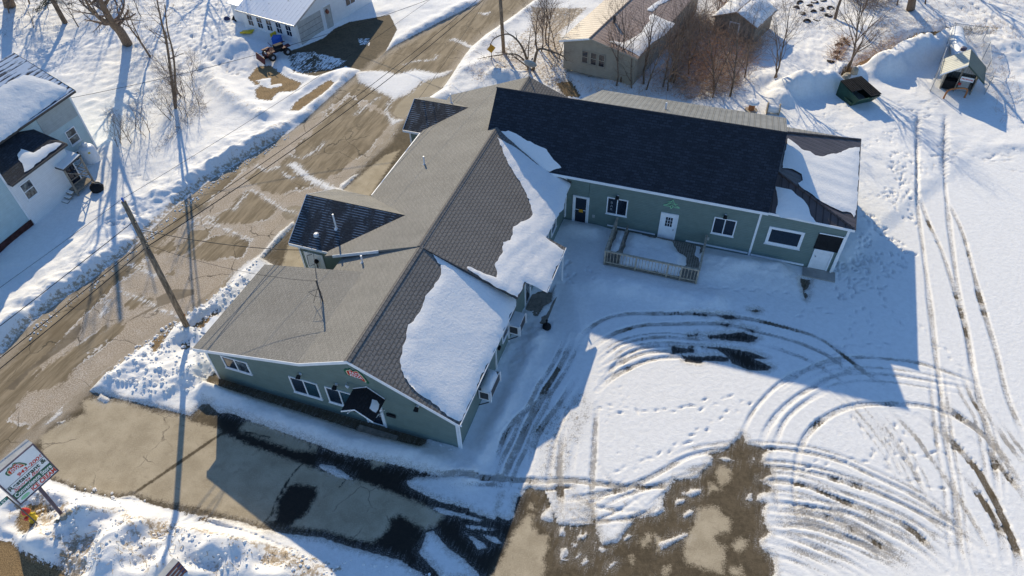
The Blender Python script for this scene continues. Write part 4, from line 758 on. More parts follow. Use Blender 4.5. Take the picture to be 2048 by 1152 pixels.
MB().lathe(L(8.95,-12.6,3.40),[(0,.16),(.16,.16),(.22,.1)],10).build('vent_cap',M['white_metal'],R0)
# signs fixed on walls (own things) -----------------------------------
def blob(o,r,up,n,pts,t,mat,parent,name): return MB().slab([np.array(o)+np.array(r)*x+np.array(up)*y+np.array(n)*t for x,y in pts],t*.98,-np.array(n)).build(name,mat,parent)
SL=[(-.50,.02),(-.52,.22),(-.42,.33),(-.3,.36),(-.22,.46),(-.1,.44),(-.02,.36),(.08,.40),(.17,.5),(.3,.47),(.38,.36),(.5,.22),(.60,.02),(.70,-.2),(.74,-.36),(.66,-.42),(.5,-.3),(.3,-.2),(.1,-.16),(-.1,-.18),(-.32,-.16),(-.45,-.12)]
SL=smooth(np.array(SL+[SL[0]]),3)[:-1]
def pizza(parent,o,r,up,n,sc,base=0.0):
    n=np.array(n,float); c=SL.mean(0); q=lambda k:[((p-c)*k+c)*sc for p in SL]
    blob(o,r,up,n,q(1.0),base+.03,M['sign_green'],parent,'sign_board'); blob(o,r,up,n,q(.82),base+.04,M['cream'],parent,'slice_border'); blob(o,r,up,n,q(.72),base+.05,M['sign_red'],parent,'slice_face')
    o=np.array(o,float)
    text_mesh('lettering',"PAT'S",.20*sc*1.25,o+np.array(r)*(-.22*sc)+np.array(up)*(.10*sc)+n*(base+.053),r,up,M['sign_white'],parent,bold=.004,depth=.003); text_mesh('lettering','PIZZA',.20*sc*1.25,o+np.array(r)*(-.22*sc)+np.array(up)*(-.11*sc)+n*(base+.053),r,up,M['sign_white'],parent,bold=.004,depth=.003)
sg=thing('wall_sign',L(-.03,-5.15,4.05),'pizza slice shaped sign on the green gable wall above the black awning','sign')
pizza(sg,L(0,-5.15,4.05),eb,ez,-ea,.98)
lg=thing('wall_logo',L(18.73,6.9,2.7),'pale green cut out logo on the wing wall above the white nine pane door','sign')
b=MB(); o=L(18.75,6.92,3.0)
for P,rr in (([(-.5,-.12),(-.28,-.02),(-.1,.2),(.03,.38)],.028),([(.03,.38),(.1,.2),(.25,.0),(.48,-.12)],.022),([(-.18,.02),(0,.16),(.16,.02)],.02),([(0,-.3),(-.08,-.12),(0,0),(.1,-.12),(0,-.3)],.03),([(.2,.12),(.36,.10)],.018),([(-.3,.16),(-.12,.26)],.018)):
    b.tube([o+eb*x+ez*y-ea*.03 for x,y in P],rr,5)
b.build('emblem',M['logo_green'],lg); text_mesh('lettering','SPORTS BAR',.13,o-eb*.5-ez*.2-ea*.01,eb,ez,M['logo_green'],lg,bold=.004,width=.42); 
text_mesh('lettering','LOUNGE',.12,o+eb*.14-ez*.2-ea*.01,eb,ez,M['logo_green'],lg,bold=.004,width=.36)
# door notice + vertical BAR sign in the window
nt_=tag(MB().bo(L(18.68,1.02,1.02),ea*.012,eb*.28,ez*.24).build('door_notice',M['orange_sign'],None,loc=L(18.68,1.1,1.02)),'small orange notice stuck on the dark glass door','notice')
bs=thing('window_sign',L(18.72,3.2,1.5),'dim vertical BAR sign in the window pane beside the glass door','sign')
for k,ch in enumerate('BAR'): text_mesh('letter',ch,.26,L(18.715,3.08,2.2-.27*k),eb,ez,M['steel'],bs,bold=.003,depth=.004)
# satellite dish on the rear peak
ds=thing('satellite_dish',L(26.9,-5.1,5.55),'grey satellite dish on a bracket at the far peak of the grey shingle roof','satellite dish')
c=L(26.7,-5.0,6.55); ax=np.array([.25,.55,.45]); ax/=np.linalg.norm(ax)
pf=[]; 
for k in range(7): r_=.50*k/6; pf.append((.42*r_*r_/.5,max(r_,.01)))
MB().lathe(c,pf,20,ax).build('dish',M['cabinet'],ds,smooth=True)
MB().tube([L(26.9,-5.1,5.55),L(26.9,-5.1,6.1),c+ax*0],.03,8).tube([L(26.9,-5.5,5.5),L(26.9,-5.1,6.0)],.02,6).tube([c-ez*.45+ax*.1,c+ax*.75-ez*.1],.02,6).build('bracket',M['steel'],ds)
MB().lathe(c+ax*.72-ez*.1,[(0,.05),(.14,.06)],8,-ax).build('receiver',M['dark_metal'],ds)
# air conditioners hung on the yard-side wall
def aircon(a0,a1,z0,label,sn):
    t=thing('air_conditioner',L((a0+a1)/2,.03,z0),label,'air conditioner')
    MB().bo(L(a0,.06,z0),ea*(a1-a0),eb*.62,ez*.7).build('casing',M['white_metal'],t)
    MB().bo(L(a0+.06,.684,z0+.08),ea*(a1-a0-.12),eb*.012,ez*.54).bo(L(a0-.012,.14,z0+.1),ea*.012,eb*.45,ez*.5).build('grille',M['dark_metal'],t)
    pieces([(L(a,.70,z0-.05),ea*.08,eb*.05,ez*.82) for a in (a0-.02,a1-.06)],'frame_post',M['white_trim'],t)
    for a in (a0-.05,a1-.1): MB().tube([L(a,.05,z0-.5),L(a,.6,z0-.04)],.03,6).build('bracket',M['dark_metal'],t)
    return t
aircon(2.55,4.0,1.0,'boxy white air conditioner topped with snow, nearest the front corner on the yard side wall',1); aircon(7.2,8.3,1.0,'white air conditioner hung beside the snowy side porch under the roof step',0)
b=snow_box=MB(); 
nn=7
b=MB(); 
for i in range(nn+1):
    for j in range(5): e=min(i,nn-i,1)*min(j,4-j,1); b.pt(L(2.57+1.41*i/nn,.08+.58*j/4,1.70+(.16+.03*math.sin(i*1.7+j))*e))
for i in range(nn):
    for j in range(4): k=i*5+j; b.f.append([k,k+1,k+6,k+5][::-1])
tag(b.build('snow_heap',M['snow'],None,loc=L(3.3,.4,1.7),smooth=True,uv=False),'small cap of snow on top of the front air conditioner','snow heap')
# cigarette receptacle
cr=thing('ash_receptacle',L(9.0,1.75,.05),'black floor standing ash receptacle with a wide base outside the side porch','ashtray')
MB().lathe(L(9.0,1.75,.08),[(0,.20),(.05,.26),(.2,.25),(.3,.14),(.36,.06)],14).build('base',M['black'],cr); MB().lathe(L(9.0,1.75,.40),[(0,.05),(.28,.045),(.3,.07),(.36,.06)],10).build('stem',M['black'],cr)
# snow on the roofs ----------------------------------------------------
def pl(f,a,b_): return L(a,b_,f)
nFR=ez+eb*.51; pFR=L(0,-5.05,5.56+.02); nMR=ez+eb*.405; pMR=L(10,-5.1,5.58+.02); nW=ez-ea*.975; pW=L(18.4,0,3.96+.02)
snow_patch('broad white snow sheet on the front gable roof next to the eave',z5(510,350,545,390,580,430,575,500,540,560,500,600,475,670,430,740,385,810,380,860,360,900,350,960,350,1030,370,1080,435,1145)+z8(375,0,400,50,450,100,520,140,580,200,640,240,685,262,700,255,760,130)+z5(790,1120,880,945,955,785,1015,650,1012,630,900,560,720,452,610,400),pFR,nFR,.07,seed=1,jag=.14)
snow_patch('rippled snow sheet covering the lower middle roof down to the side porch',z2(905,790,960,920,1010,1010,1060,1090,1090,1150)+z5(1090,50,1110,140,1080,170,1000,210,980,290,940,300,930,370,890,430,905,480,900,505,810,470,735,440,730,450,900,562,1022,618,1064,528,1188,590,1290,348,1185,272,1225,200,1290,100)+z2(1296,1150,1328,1058,1208,990,1120,935,1010,850),pMR,nMR,.06,seed=2,jag=.12,ripple=(.02,.8,.25,.97))
snow_patch('tongue of shaded snow in the valley at the foot of the dark wing roof',z2(905,765,935,755,970,752,1030,780,1120,830,1190,860,1230,920,1275,965,1205,990,1120,935,1010,850),pW,nW,.06,seed=3,jag=.08)
nH=np.cross(L(*bcn)-L(*fcn),L(*t1)-L(*fcn)); nH=nH if nH[2]>0 else -nH
zz=Zm(4.8,1520,240)
snow_patch('bright ridged snow sheet over the brown metal lean-to roof at the east end',zz(268,175,345,230,420,290,480,300,530,340,600,350,680,325,730,325,860,270,958,262,930,830,902,935,870,890,830,880,790,880,700,840,600,790,540,750,480,700,400,650,365,605,410,580,400,520,310,470,215,462,235,330),L(*fcn)+ez*.03,nH,.035,seed=4,jag=.08,ripple=(.016,1.1,1,.12))
nH2=np.cross(L(*fcn)-L(18.6,12.25,3.86),L(21.2,12.3,5.02)-L(18.6,12.25,3.86)); nH2=nH2 if nH2[2]>0 else -nH2
snow_patch('shaded snow patch on the front slope of the lean-to below the dark wing roof',zz(150,640,300,670,420,770,470,850,490,920,540,985,500,985,350,945,200,940,150,895,170,760),L(18.6,12.25,3.88),nH2,.05,seed=5,jag=.08)
zq=Zm(5.235,620,700)
nA=np.cross(L(0,-3.75,2.58)-L(0,-4.62,3.2),L(-dd,-3.75,2.48)-L(0,-3.75,2.58)); nA=nA if nA[2]>0 else -nA
snow_patch('small snow patch on the black awning above the front door',zq(650,515,700,530,725,570,715,620,690,658,655,640,622,612,640,560),L(0,-3.75,2.72),nA,.07,seed=6,jag=.04,step=.12)
# ------------------------------------------------------------------ wooden deck with rails
DK=thing('wooden_deck',L(16.5,6.5,0),'weathered wooden deck with railings in front of the wing, partly under snow','deck')
a0,a1,b0,b1=15.15,18.65,3.62,9.45
b=MB(); k=0
bb=b0
while bb<b1-.05: b.bo(L(a0,bb,.22),ea*(a1-a0),eb*.135,ez*.04); bb+=.145
b.build('floor_boards',M['greywood'],DK)
MB().bo(L(a0+.05,b0+.03,.0),ea*.05,eb*(b1-b0-.06),ez*.21).bo(L(a0+.1,b1-.1,.0),ea*(a1-a0-.1),eb*.05,ez*.21).build('joist',M['greywood'],DK)
posts=[(a0,b0),(a0,b0+1.95),(a0,b0+3.9),(a0,b1-.1),(a0+.0,b1-1.1),(a1-.3,b0),(a1-.2,b1-.1),(a0+1.7,b0),(a0+1.7,b1-.1)]
for a,q in posts: MB().bo(L(a,q,0),ea*.09,eb*.09,ez*1.27).build('post',M['wood'],DK)
def rail(p,q): MB().bo(L(p[0],p[1],1.27),L(q[0],q[1],0)-L(p[0],p[1],0),(ea if abs(p[0]-q[0])<.1 else eb)*.14,ez*.04).build('hand_rail',M['wood'],DK)
rail((a0-.02,b0-.02),(a0-.02,b1+.02)); rail((a0+.13,b0-.03),(a1-.1,b0-.03)); rail((a0+.13,b1-.11),(a1-.1,b1-.11))
MB().bo(L(a0+.02,b0+.1,.33),ea*.05,eb*(b1-b0-.2),ez*.06).build('bottom_rail',M['wood'],DK); MB().bo(L(a0+.02,b0+.1,1.2),ea*.045,eb*(b1-b0-.2),ez*.068).build('top_rail',M['wood'],DK)
q=b0+.17
while q<b1-.1: MB().bo(L(a0+.075,q,.28),ea*.03,eb*.035,ez*.92).build('baluster',M['wood'],DK); q+=.2
q=a0+.3
while q<a1-.3:
    MB().bo(L(q,b0+.03,.28),ea*.035,eb*.03,ez*.99).build('baluster',M['greywood'],DK); MB().bo(L(q,b1-.06,.28),ea*.035,eb*.03,ez*.99).build('baluster',M['greywood'],DK); q+=.28
# ramp rail inside
MB().bo(L(a0+.3,b0+.75,.95),ea*2.9,eb*.1,ez*.05).bo(L(a0+.3,b0+.77,.26),ea*.08,eb*.08,ez*.69).bo(L(a0+1.8,b0+.77,.26),ea*.08,eb*.08,ez*.69).bo(L(a0+3.1,b0+.77,.26),ea*.08,eb*.08,ez*.69).build('ramp_rail',M['greywood'],DK)
def snow_flat(poly,z0,thick,label,seed=0,loc=None):
    Wp=[L(a,b_,z0) for a,b_ in poly]; return snow_patch(label,[tuple(p) for p in Wp],Wp[0],ez,thick,name='deck_snow_sheet',jag=.12,seed=seed,step=.22)

snow_flat([(18.55,4.55),(18.45,7.4),(17.6,7.9),(17.2,8.5),(16.6,8.6),(15.9,8.3),(15.4,8.35),(15.3,6),(15.3,4.55)],.265,.3,'deep snow lying over most of the wooden deck',11)
snow_flat([(18.5,3.78),(18.5,4.3),(16.6,4.3),(16.2,4.0),(16.4,3.78)],.265,.55,'strip of snow on the ramp side of the wooden deck',12)
snow_flat([(18.5,8.9),(18.4,9.25),(17.4,9.25),(17.6,8.95)],.265,.12,'small snow patch in the far corner of the wooden deck',13)

MB().tube([L(-.32,.36,2.75),L(-.1,.2,2.6),L(-.06,.1,2.4),L(-.06,.1,.3)],.045,6).build('downpipe',M['white_trim'],R0)
MB().tube([L(18.42,-.2,3.8),L(18.68,.1,3.5),L(18.70,.1,.4)],.045,6).build('downpipe',M['white_trim'],R0)
for bb in (.9,8.4): MB().bo(L(18.71,bb+1.05,.75),ea*.04,eb*.16,ez*.22).build('outlet_box',M['cabinet'],R0)
vent(23.2,5.2,6.85,.5)
# ================================================================== NEIGHBOURING BUILDINGS
def frame(o,ang):
    x=np.array([math.cos(ang),math.sin(ang),0]); y=np.array([-math.sin(ang),math.cos(ang),0]); o=np.array([o[0],o[1],0.])
    return x,y,(lambda a,b_,z=0.:o+x*a+y*b_+ez*z)
# ---- pale blue house at the left: local x runs along the road (away), y points away from the road (left)
hx,hy,HP=frame(G(71.7,452.3),math.radians(71.5))
def hloc(p): q=np.array(p)-HP(0,0); return float(q@hx),float(q@hy)
HS=thing('blue_house',HP(3,4,0),'pale blue two storey house with a white lean-to, snowy roof and small porch','house')
mc=hloc(G(197.2,301.4)); yw=mc[1]; xe=mc[0]       # main wall line and right end
ze=5.1; 
MB().slab([HP(-14,yw+.0,-.1),HP(xe,yw,-.1),HP(xe,yw,ze),HP(-14,yw,ze)],7.4,hy).build('wall',M['blue_side'],HS)
# gable ends + roof of main block
zr=7.5; yr=yw+3.7
MB().slab([HP(xe-.02,yw+.02,ze),HP(xe-.02,yw+7.38,ze),HP(xe-.02,yr,zr-.15)],13,-hx).build('gable_wall',M['blue_side'],HS)
rm=NT('snow_dusted_roof',.8,.3); uv=rm.co('UV'); n_=rm.noise(rm.map(uv,(.5,3.2,1)),1.6,6,.6); sv=rm.math('FRACT',rm.math('DIVIDE',rm.sep(uv)[1],.30)); dm_=rm.ss(rm.math('ADD',n_,rm.math('MULTIPLY',rm.math('SUBTRACT',sv,.5),.35)),.33,.47); rm.col(rm.mix(dm_,(.022,.028,.045),(.72,.75,.8))); rm.bump(dm_,.5,.04); M['dusted']=rm.m
MB().slab([HP(-14,yw-.35,ze-.02),HP(xe+.35,yw-.35,ze-.02),HP(xe+.35,yr,zr),HP(-14,yr,zr)],.14).build('roof',M['dusted'],HS)
MB().slab([HP(-14,yw+7.75,ze-.02),HP(xe+.35,yw+7.75,ze-.02),HP(xe+.35,yr,zr),HP(-14,yr,zr)],.14).build('roof',M['dusted'],HS)
MB().bo(HP(-14,yw-.37,ze-.02),hx*(14+xe+.37),-hy*.03,-ez*.16).build('fascia',M['dark_metal'],HS)
MB().bo(HP(xe+.36,yw-.35,ze+.0),hx*.03,HP(0,yr,zr)-HP(0,yw-.35,ze),-ez*.17).build('fascia',M['dark_metal'],HS)
pieces([(HP(xe-.1,yw-.03,0),hx*.13,hy*.03,ez*5.0)],'corner_board',M['white_trim'],HS)
# old grey siding and the white part of the main wall
pG=[on_plane(*p,HP(0,yw-.012,0),-hy) for p in Zm(3.6,0,100)(258,500,480,330,560,470,330,625)]
MB().slab(pG,.02,-hy).build('old_siding',M['grey_side'],HS)
# blue wing nearest the camera (mostly out of frame)
MB().slab([HP(-9,.06,-.1),HP(-.02,.06,-.1),HP(-.02,.06,6.0),HP(-9,.06,6.0)],5.6,hy).build('wing_wall',M['blue_side'],HS)
MB().bo(HP(-9,.0,.0),hx*8.95,hy*.05,ez*.62).build('foundation',M['found'],HS)
pieces([(HP(-.12,.02,.62),hx*.12,hy*.04,ez*5.2)],'corner_board',M['white_trim'],HS)
MB().slab([HP(-9.3,-.3,5.9),HP(.25,-.3,5.9),HP(.25,2.9,7.9),HP(-9.3,2.9,7.9)],.14).build('roof',M['dusted'],HS); MB().slab([HP(-9.3,6.0,5.9),HP(.25,6.0,5.9),HP(.25,2.9,7.9),HP(-9.3,2.9,7.9)],.14).build('roof',M['dusted'],HS)
# white lean-to
eL=on_plane(23.6,370.8,HP(0,-.25,0),hy); eR=on_plane(132.8,286.7,HP(0,-.25,0),hy); xr=hloc(eR)[0]; zl=(eL[2]+eR[2])/2
MB().slab([HP(0.0,.0,-.1),HP(xr-.2,0,-.1),HP(xr-.2,0,zl-.05),HP(0,0,zl-.05)],yw-.02,hy).build('lean_to_wall',M['white_side'],HS)
Pq=on_plane(93.1,275.6,HP(0,yw-.25,0),hy); Qq=on_plane(38.9,275.6,HP(0,yw-.05,0),hy); zt=Qq[2]
zl_=min(zl,zt-.3)
rl=MB().slab([HP(.0,-.25,zl),HP(xr,-.25,zl),HP(xr,yw-.02,zl+.75),HP(max(hloc(Qq)[0],.5),yw-.02,zl+1.25),HP(.0,yw-.02,zl+1.25)],.12).build('lean_to_roof',M['charcoal'],HS)
pieces([(HP(0,-.27,zl+.01),hx*xr,-hy*.03,-ez*.14),(HP(xr+.01,-.25,zl),hx*.03,HP(0,yw-.02,zl+.75)-HP(0,-.25,zl),-ez*.14)],'fascia',M['dark_metal'],HS)
def on_wall(p,yv): q=on_plane(p[0],p[1],HP(0,yv,0),hy); return hloc(q)[0],q[2]
zh=Zm(3.6,0,100)
a0_,z0_=on_wall(zh(210,1080)[0],0); window(HS,HP(a0_-.1,0,z0_),hx,-hy,.95,1.25,'sash',pane=M['curtain'])
a0_,z0_=on_wall(zh(520,690)[0],yw); window(HS,HP(a0_-.05,yw,z0_),hx,-hy,.95,1.2,'sash',pane=M['curtain'])
a0_,z0_=on_wall(zh(600,845)[0],yw); window(HS,HP(a0_-.3,yw,max(.4,z0_)),hx,-hy,.6,.7,'plain')
# porch of the lean-to
pz=2.55
pp=[G(*zh(330,825)[0],pz),G(*zh(465,715)[0],pz+.15),G(*zh(580,755)[0],pz+.15),G(*zh(455,865)[0],pz)]
PR=MB().slab(pp,.1).build('porch_roof',M['dark_metal'],HS)
MB().slab([p+ez*.05+ (np.mean(pp,0)-p)*.04 for p in pp],.045).build('porch_snow_cover',M['snow'],PR)
cx=np.mean(pp,0); 
dk=[np.array([p[0],p[1],0])+(np.array([cx[0],cx[1],0])-np.array([p[0],p[1],0]))*.1 for p in pp]
MB().slab([p+ez*.6 for p in dk],.1).build('porch_floor',M['greywood'],HS)
for p in dk: MB().bc(p,.11,.11,pz-.05,.3).build('porch_post',M['greywood'],HS)
for i,j in ((2,3),(1,2)):
    for zz_ in (1.15,1.5): MB().tube([dk[i]+ez*zz_,dk[j]+ez*zz_],.035,5).build('porch_rail',M['greywood'],HS)
    MB().tube([dk[i]+ez*1.0,dk[j]+ez*2.2],.035,5).build('porch_brace',M['greywood'],HS)
door(HS,HP(hloc(dk[0])[0]+.25,-.0,.6),hx,-hy,.95,1.95,M['black'],'glass')
sd_=(dk[3]-dk[0]); sd_/=np.linalg.norm(sd_); td=-hx
for k in range(3): 
    s0=dk[0]+(dk[3]-dk[0])*.25+td*(.05+.32*k); st=MB().bo(s0+ez*(.50-.17*k),td*.30,sd_*1.0,ez*.05).build('porch_step',M['greywood'],HS); MB().bo(s0+ez*(.555-.17*k)+td*.02,td*.26,sd_*.94,ez*.045).build('step_snow_cover',M['snow'],st)
snow_patch('lumpy snow sheet over the lower roof of the pale blue house',zh(0,270,90,215,170,180,250,190,330,215,420,250,480,275,470,305,380,375,270,455,180,530,80,610,0,665,-200,800,-200,420),HP(0,yw-.35,ze+.0),np.cross(hx,HP(0,yr,zr)-HP(0,yw-.35,ze)) if np.cross(hx,HP(0,yr,zr)-HP(0,yw-.35,ze))[2]>0 else -np.cross(hx,HP(0,yr,zr)-HP(0,yw-.35,ze)),.07,seed=21,jag=.1,ripple=(.02,.55,.25,1))
nn_=np.cross(hx,HP(0,yw,zl+1.25)-HP(0,-.25,zl)); nn_=nn_ if nn_[2]>0 else -nn_
snow_patch('patchy snow on the dark lean-to roof of the pale blue house',zh(150,712,240,740,300,700,400,665,445,672,330,770,200,870,175,880,165,830,125,760),HP(0,-.25,zl+.02),nn_,.06,seed=22,jag=.1)
# propane tank beside the house
c=GZ(190,328); pt=thing('propane_tank',c,'upright white propane tank at the corner of the pale blue house','gas tank')
MB().lathe(c,[(-.1,.42),(.0,.5),(.12,.56),(1.15,.56),(1.3,.47),(1.38,.3),(1.40,.05)],20).build('tank_body',M['white_metal'],pt,smooth=True)
MB().lathe(c+ez*1.36,[(0,.2),(.2,.2),(.24,.16)],12).build('valve_cover',M['white_metal'],pt)
d_=np.array([.6,-.8,0]); d_/=np.linalg.norm(d_); MB().bo(c+d_*.555+ez*.95+np.cross(ez,d_)*-.08,np.cross(ez,d_)*.16,d_*.01,ez*.14).build('warning_label',M['yellow'],pt)
c=GZ(199,385); tb=thing('trash_bag_pile',c,'dark tarp covered bundle in the snow beside the house porch','bundle')
MB().lathe(c,[(0,.42),(.25,.48),(.5,.36),(.66,.15)],9).build('tarp',M['black'],tb); MB().tube([c+np.array([-.3,.2,.55]),c+np.array([.1,-.1,.7]),c+np.array([.35,.1,.45])],.05,5).build('rope',M['greywood'],tb)
# ---- white garage house
p0=G(599.4,94.2); pL=G(493.9,64.2); a_=math.atan2(pL[1]-p0[1],pL[0]-p0[0]); gx,gy,GP=frame(p0,a_)      # x along window wall; door wall goes along -y
GH=thing('white_garage_house',GP(3,-5,0),'white sided garage house with a row of windows and a snowy metal roof','house')
WL=float(np.hypot(*(pL-p0)[:2])); DW=11.2; zg_=2.35; zk=4.55; yR=-DW/2
MB().slab([GP(0,0,-.1),GP(0,-DW,-.1),GP(0,-DW,zg_),GP(0,yR,zk-.15),GP(0,0,zg_)],WL,gx).build('wall',M['white_side'],GH)
mw=ribs('white_ribbed_roof',(.66,.67,.69),.45,0,.06,.4,snow=.9); M['wroof']=mw
MB().slab([GP(-.35,.35,zg_-.02),GP(WL+.3,.35,zg_-.02),GP(WL+.3,yR,zk),GP(-.35,yR,zk)],.13).build('roof',mw,GH)
MB().slab([GP(-.35,-DW-.35,zg_-.02),GP(WL+.3,-DW-.35,zg_-.02),GP(WL+.3,yR,zk),GP(-.35,yR,zk)],.13).build('roof',mw,GH)
pieces([(GP(-.36,.36,zg_-.03),gx*(WL+.66),gy*.03,-ez*.14),(GP(-.37,.35,zg_-.02),-gx*.03,GP(0,yR,zk)-GP(0,.35,zg_-.02),-ez*.16)],'fascia',M['steel'],GH)
for k in range(5): window(GH,GP(.5+k*1.25,0,.85)+gx*.8,-gx,gy,.8,1.15,'six',pane=M['glass'])
gd=MB().bo(GP(-.03,-.35,.05),gx*.02,-gy*3.25,ez*2.15).build('garage_door',M['cabinet'],GH)
for k in (1,2,3): MB().bo(GP(-.034,-.35,.05+k*.54),gx*.012,-gy*3.25,ez*.03).build('panel_joint',M['dark_metal'],gd)
door(GH,GP(-.0,-3.95,.05),-gy,-gx,1.15,2.3,M['cabinet'],'panel')
wr=thing('door_wreath',GP(-.08,-4.5,1.7),'small red and tan heart shaped wreath on the white garage side door','wreath')
MB().tube([GP(-.08,-4.35,1.95),GP(-.1,-4.45,1.7),GP(-.08,-4.55,1.45)],[.16,.2,.03],8).build('wreath_ring',M['brown_print'],wr); MB().lathe(GP(-.12,-4.5,1.55),[(0,.10),(.08,.04)],7,-gx).build('bow',M['cream'],wr)
window(GH,GP(0,-7.2,1.1),-gy,-gx,1.5,1.2,'slider')
MB().bo(GP(WL,-1.0,0),gx*2.5,-gy*6,ez*2.1).build('rear_wing_wall',M['white_side'],GH); MB().slab([GP(WL+.28,-.7,2.15),GP(WL+2.8,-.7,2.15),GP(WL+2.8,-7.3,2.2),GP(WL+.28,-7.3,2.2)],.1,-ez).build('rear_wing_roof',mw,GH)
# ---- beige mobile home
q0=G(1126,136,.6); q1=G(1264.9,171,.6); mx_,my_,MP=frame(q0,math.atan2(q1[1]-q0[1],q1[0]-q0[0])); Wm=float(np.hypot(*(q1-q0)[:2])); Lm=16.0; zf=.6; ze_=3.2; xr_=2.5; zr_=4.0
MH=thing('mobile_home',MP(3,5,0),'beige mobile home raised on blocks with a tan ribbed metal roof','mobile home')
MB().slab([MP(0,0,zf),MP(Wm,0,zf),MP(Wm,0,ze_),MP(xr_,0,zr_-.12),MP(0,0,ze_)],Lm,my_).build('wall',M['tan_wall'],MH)
MB().slab([MP(-.3,-.3,ze_),MP(xr_,-.3,zr_),MP(xr_,Lm+.3,zr_),MP(-.3,Lm+.3,ze_)],.1).build('roof',M['metal_tan'],MH)
M['metal_brown']=ribs('brown_ribbed_metal_roof',(.40,.28,.20),.45,0,.12)
MB().slab([MP(xr_,-.3,zr_),MP(Wm+.3,-.3,ze_),MP(Wm+.3,Lm+.3,ze_),MP(xr_,Lm+.3,zr_)],.1).build('roof',M['metal_brown'],MH)
MB().tube([MP(xr_,-.32,zr_+.02),MP(xr_,Lm,zr_+.02)],.07,6).build('ridge_cap',M['metal_brown'],MH)
pieces([(MP(-.3,-.31,ze_+.01),MP(xr_,0,zr_)-MP(-.3,0,ze_),-my_*.03,-ez*.15)],'fascia',M['white_trim'],MH); pieces([(MP(xr_,-.31,zr_+.01),MP(Wm+.3,0,ze_)-MP(xr_,0,zr_),-my_*.03,-ez*.15)],'fascia',M['tan_wall'],MH)
for k,xx in enumerate((1.75,2.55,3.3)): window(MH,MP(xx,0,1.55),mx_,-my_,.62,1.15,'sash',frame=M['tan_wall'])
for xx in (.3,2.4,4.6,Wm-.4): 
    for yy in (.4,4,8,12): MB().bc(MP(xx,yy,0),.4,.4,zf-.01,.3).build('support_block',M['concrete'],MH)
MB().tube([MP(xr_+.5,3.6,zr_-.15),MP(xr_+.5,3.6,zr_+.55)],.12,10).build('chimney',M['dark_metal'],MH)
nmh=np.cross(MP(Wm+.3,-.3,ze_)-MP(xr_,-.3,zr_),my_); nmh=nmh if nmh[2]>0 else -nmh
zmh=Zm(5.76,1100,0)
snow_patch('band of snow along the eave of the beige mobile home',zmh(680,485,720,465,850,495,950,440,1060,370,1090,300,1150,240,1140,190,1170,155,1280,210,1440,270,1400,320,1340,390,1240,450,1100,560,1030,650,960,610,850,555,740,500),MP(xr_,-.3,zr_+.02),nmh,.12,seed=31,jag=.1)
snow_patch('upper strip of snow near the far end of the beige mobile home roof',zmh(1120,120,1120,100,1200,40,1290,-10,1400,-60,1420,-20,1250,60,1180,135),MP(xr_,-.3,zr_+.02),nmh,.12,seed=32,jag=.08)
# ---- small snow roofed shed in the brush
c=G(1462,84); sx,sy,SP=frame(c,math.radians(-38)); SH=thing('garden_shed',SP(0,0,0),'small weathered shed with a thick white snow roof in the brush','shed')
MB().slab([SP(-2,0,-.1),SP(2,0,-.1),SP(2,0,2.1),SP(0,0,2.9),SP(-2,0,2.1)],4.2,sy).build('wall',M['greywood'],SH)
for s in (-1,1): MB().slab([SP(s*2.25,-.3,2.0),SP(0,-.3,2.95),SP(0,4.5,2.95),SP(s*2.25,4.5,2.0)],.09).build('roof',M['metal_brown'],SH)
door(SH,SP(-.5,0,0),sx,-sy,1,1.9,M['greywood'],'panel')
for s in (-1,1): snow_patch('thick snow on the %s slope of the small shed in the brush'%('left' if s<0 else 'right'),[tuple(SP(s*2.2,-.25,2.03)),tuple(SP(s*.05,-.25,2.94)),tuple(SP(s*.05,4.4,2.94)),tuple(SP(s*2.2,4.4,2.03))],SP(0,0,2.96),ez*2.2+sx*s*.93,.3,seed=33+s,jag=.1)
# ================================================================== propane shed with chain link pen
A_=G(1872,186);B_=G(1940,200); kx,ky,KP=frame(A_,math.atan2(B_[1]-A_[1],B_[0]-A_[0])); Wk=float(np.hypot(*(B_-A_)[:2])); Dk=2.4
KS=thing('gas_filling_shed',KP(Wk/2,1,0),'open fronted galvanised shed with a green edged gable roof and a price board','shed')
zE=1.95;zR_=2.95
MB().bo(KP(.1,Dk-.05,0),kx*(Wk-.2),ky*.05,ez*zE).build('back_wall',M['galv'],KS)
for x_ in (.1,Wk-.15): MB().bo(KP(x_,.5,0),kx*.05,ky*(Dk-.56),ez*zE).build('side_wall',M['galv'],KS)
MB().slab([KP(.05,.35,zE),KP(Wk-.05,.35,zE),KP(Wk/2,.35,zR_-.08)],.04,ky).build('gable_wall',M['galv'],KS)
for s,m_ in ((-1,'metal_white'),(1,'metal_green')):
    xe_=Wk/2+s*(Wk/2+.35); rf_=MB().slab([KP(xe_,-.25,zE-.22),KP(Wk/2,-.25,zR_),KP(Wk/2,Dk+.3,zR_),KP(xe_,Dk+.3,zE-.22)],.06).build('roof',M[m_],KS)
    MB().bo(KP(xe_,-.27,zE-.22),KP(Wk/2,0,zR_)-KP(xe_,0,zE-.22),-ky*.03,-ez*.12).build('fascia',M['metal_green' if s>0 else 'white_trim'],rf_)
for x_ in (.12,Wk/2-.15,Wk-.2): MB().bo(KP(x_,.3,0),kx*.08,ky*.08,ez*(zE if x_!=Wk/2-.15 else zE+.3)).build('post',M['greywood'],KS)
MB().bo(KP(.25,.5,0),kx*.95,ky*.7,ez*1.0).build('cabinet',M['black'],KS); MB().bo(KP(1.35,.7,.3),kx*.75,ky*.35,ez*.8).build('pump_box',M['cabinet'],KS); MB().bo(KP(1.28,.62,.75),kx*.22,ky*.2,ez*.2).build('pump_handle',M['red'],KS); MB().bo(KP(.15,.2,.05),kx*.8,ky*.3,ez*.22).build('crate',M['wood'],KS)
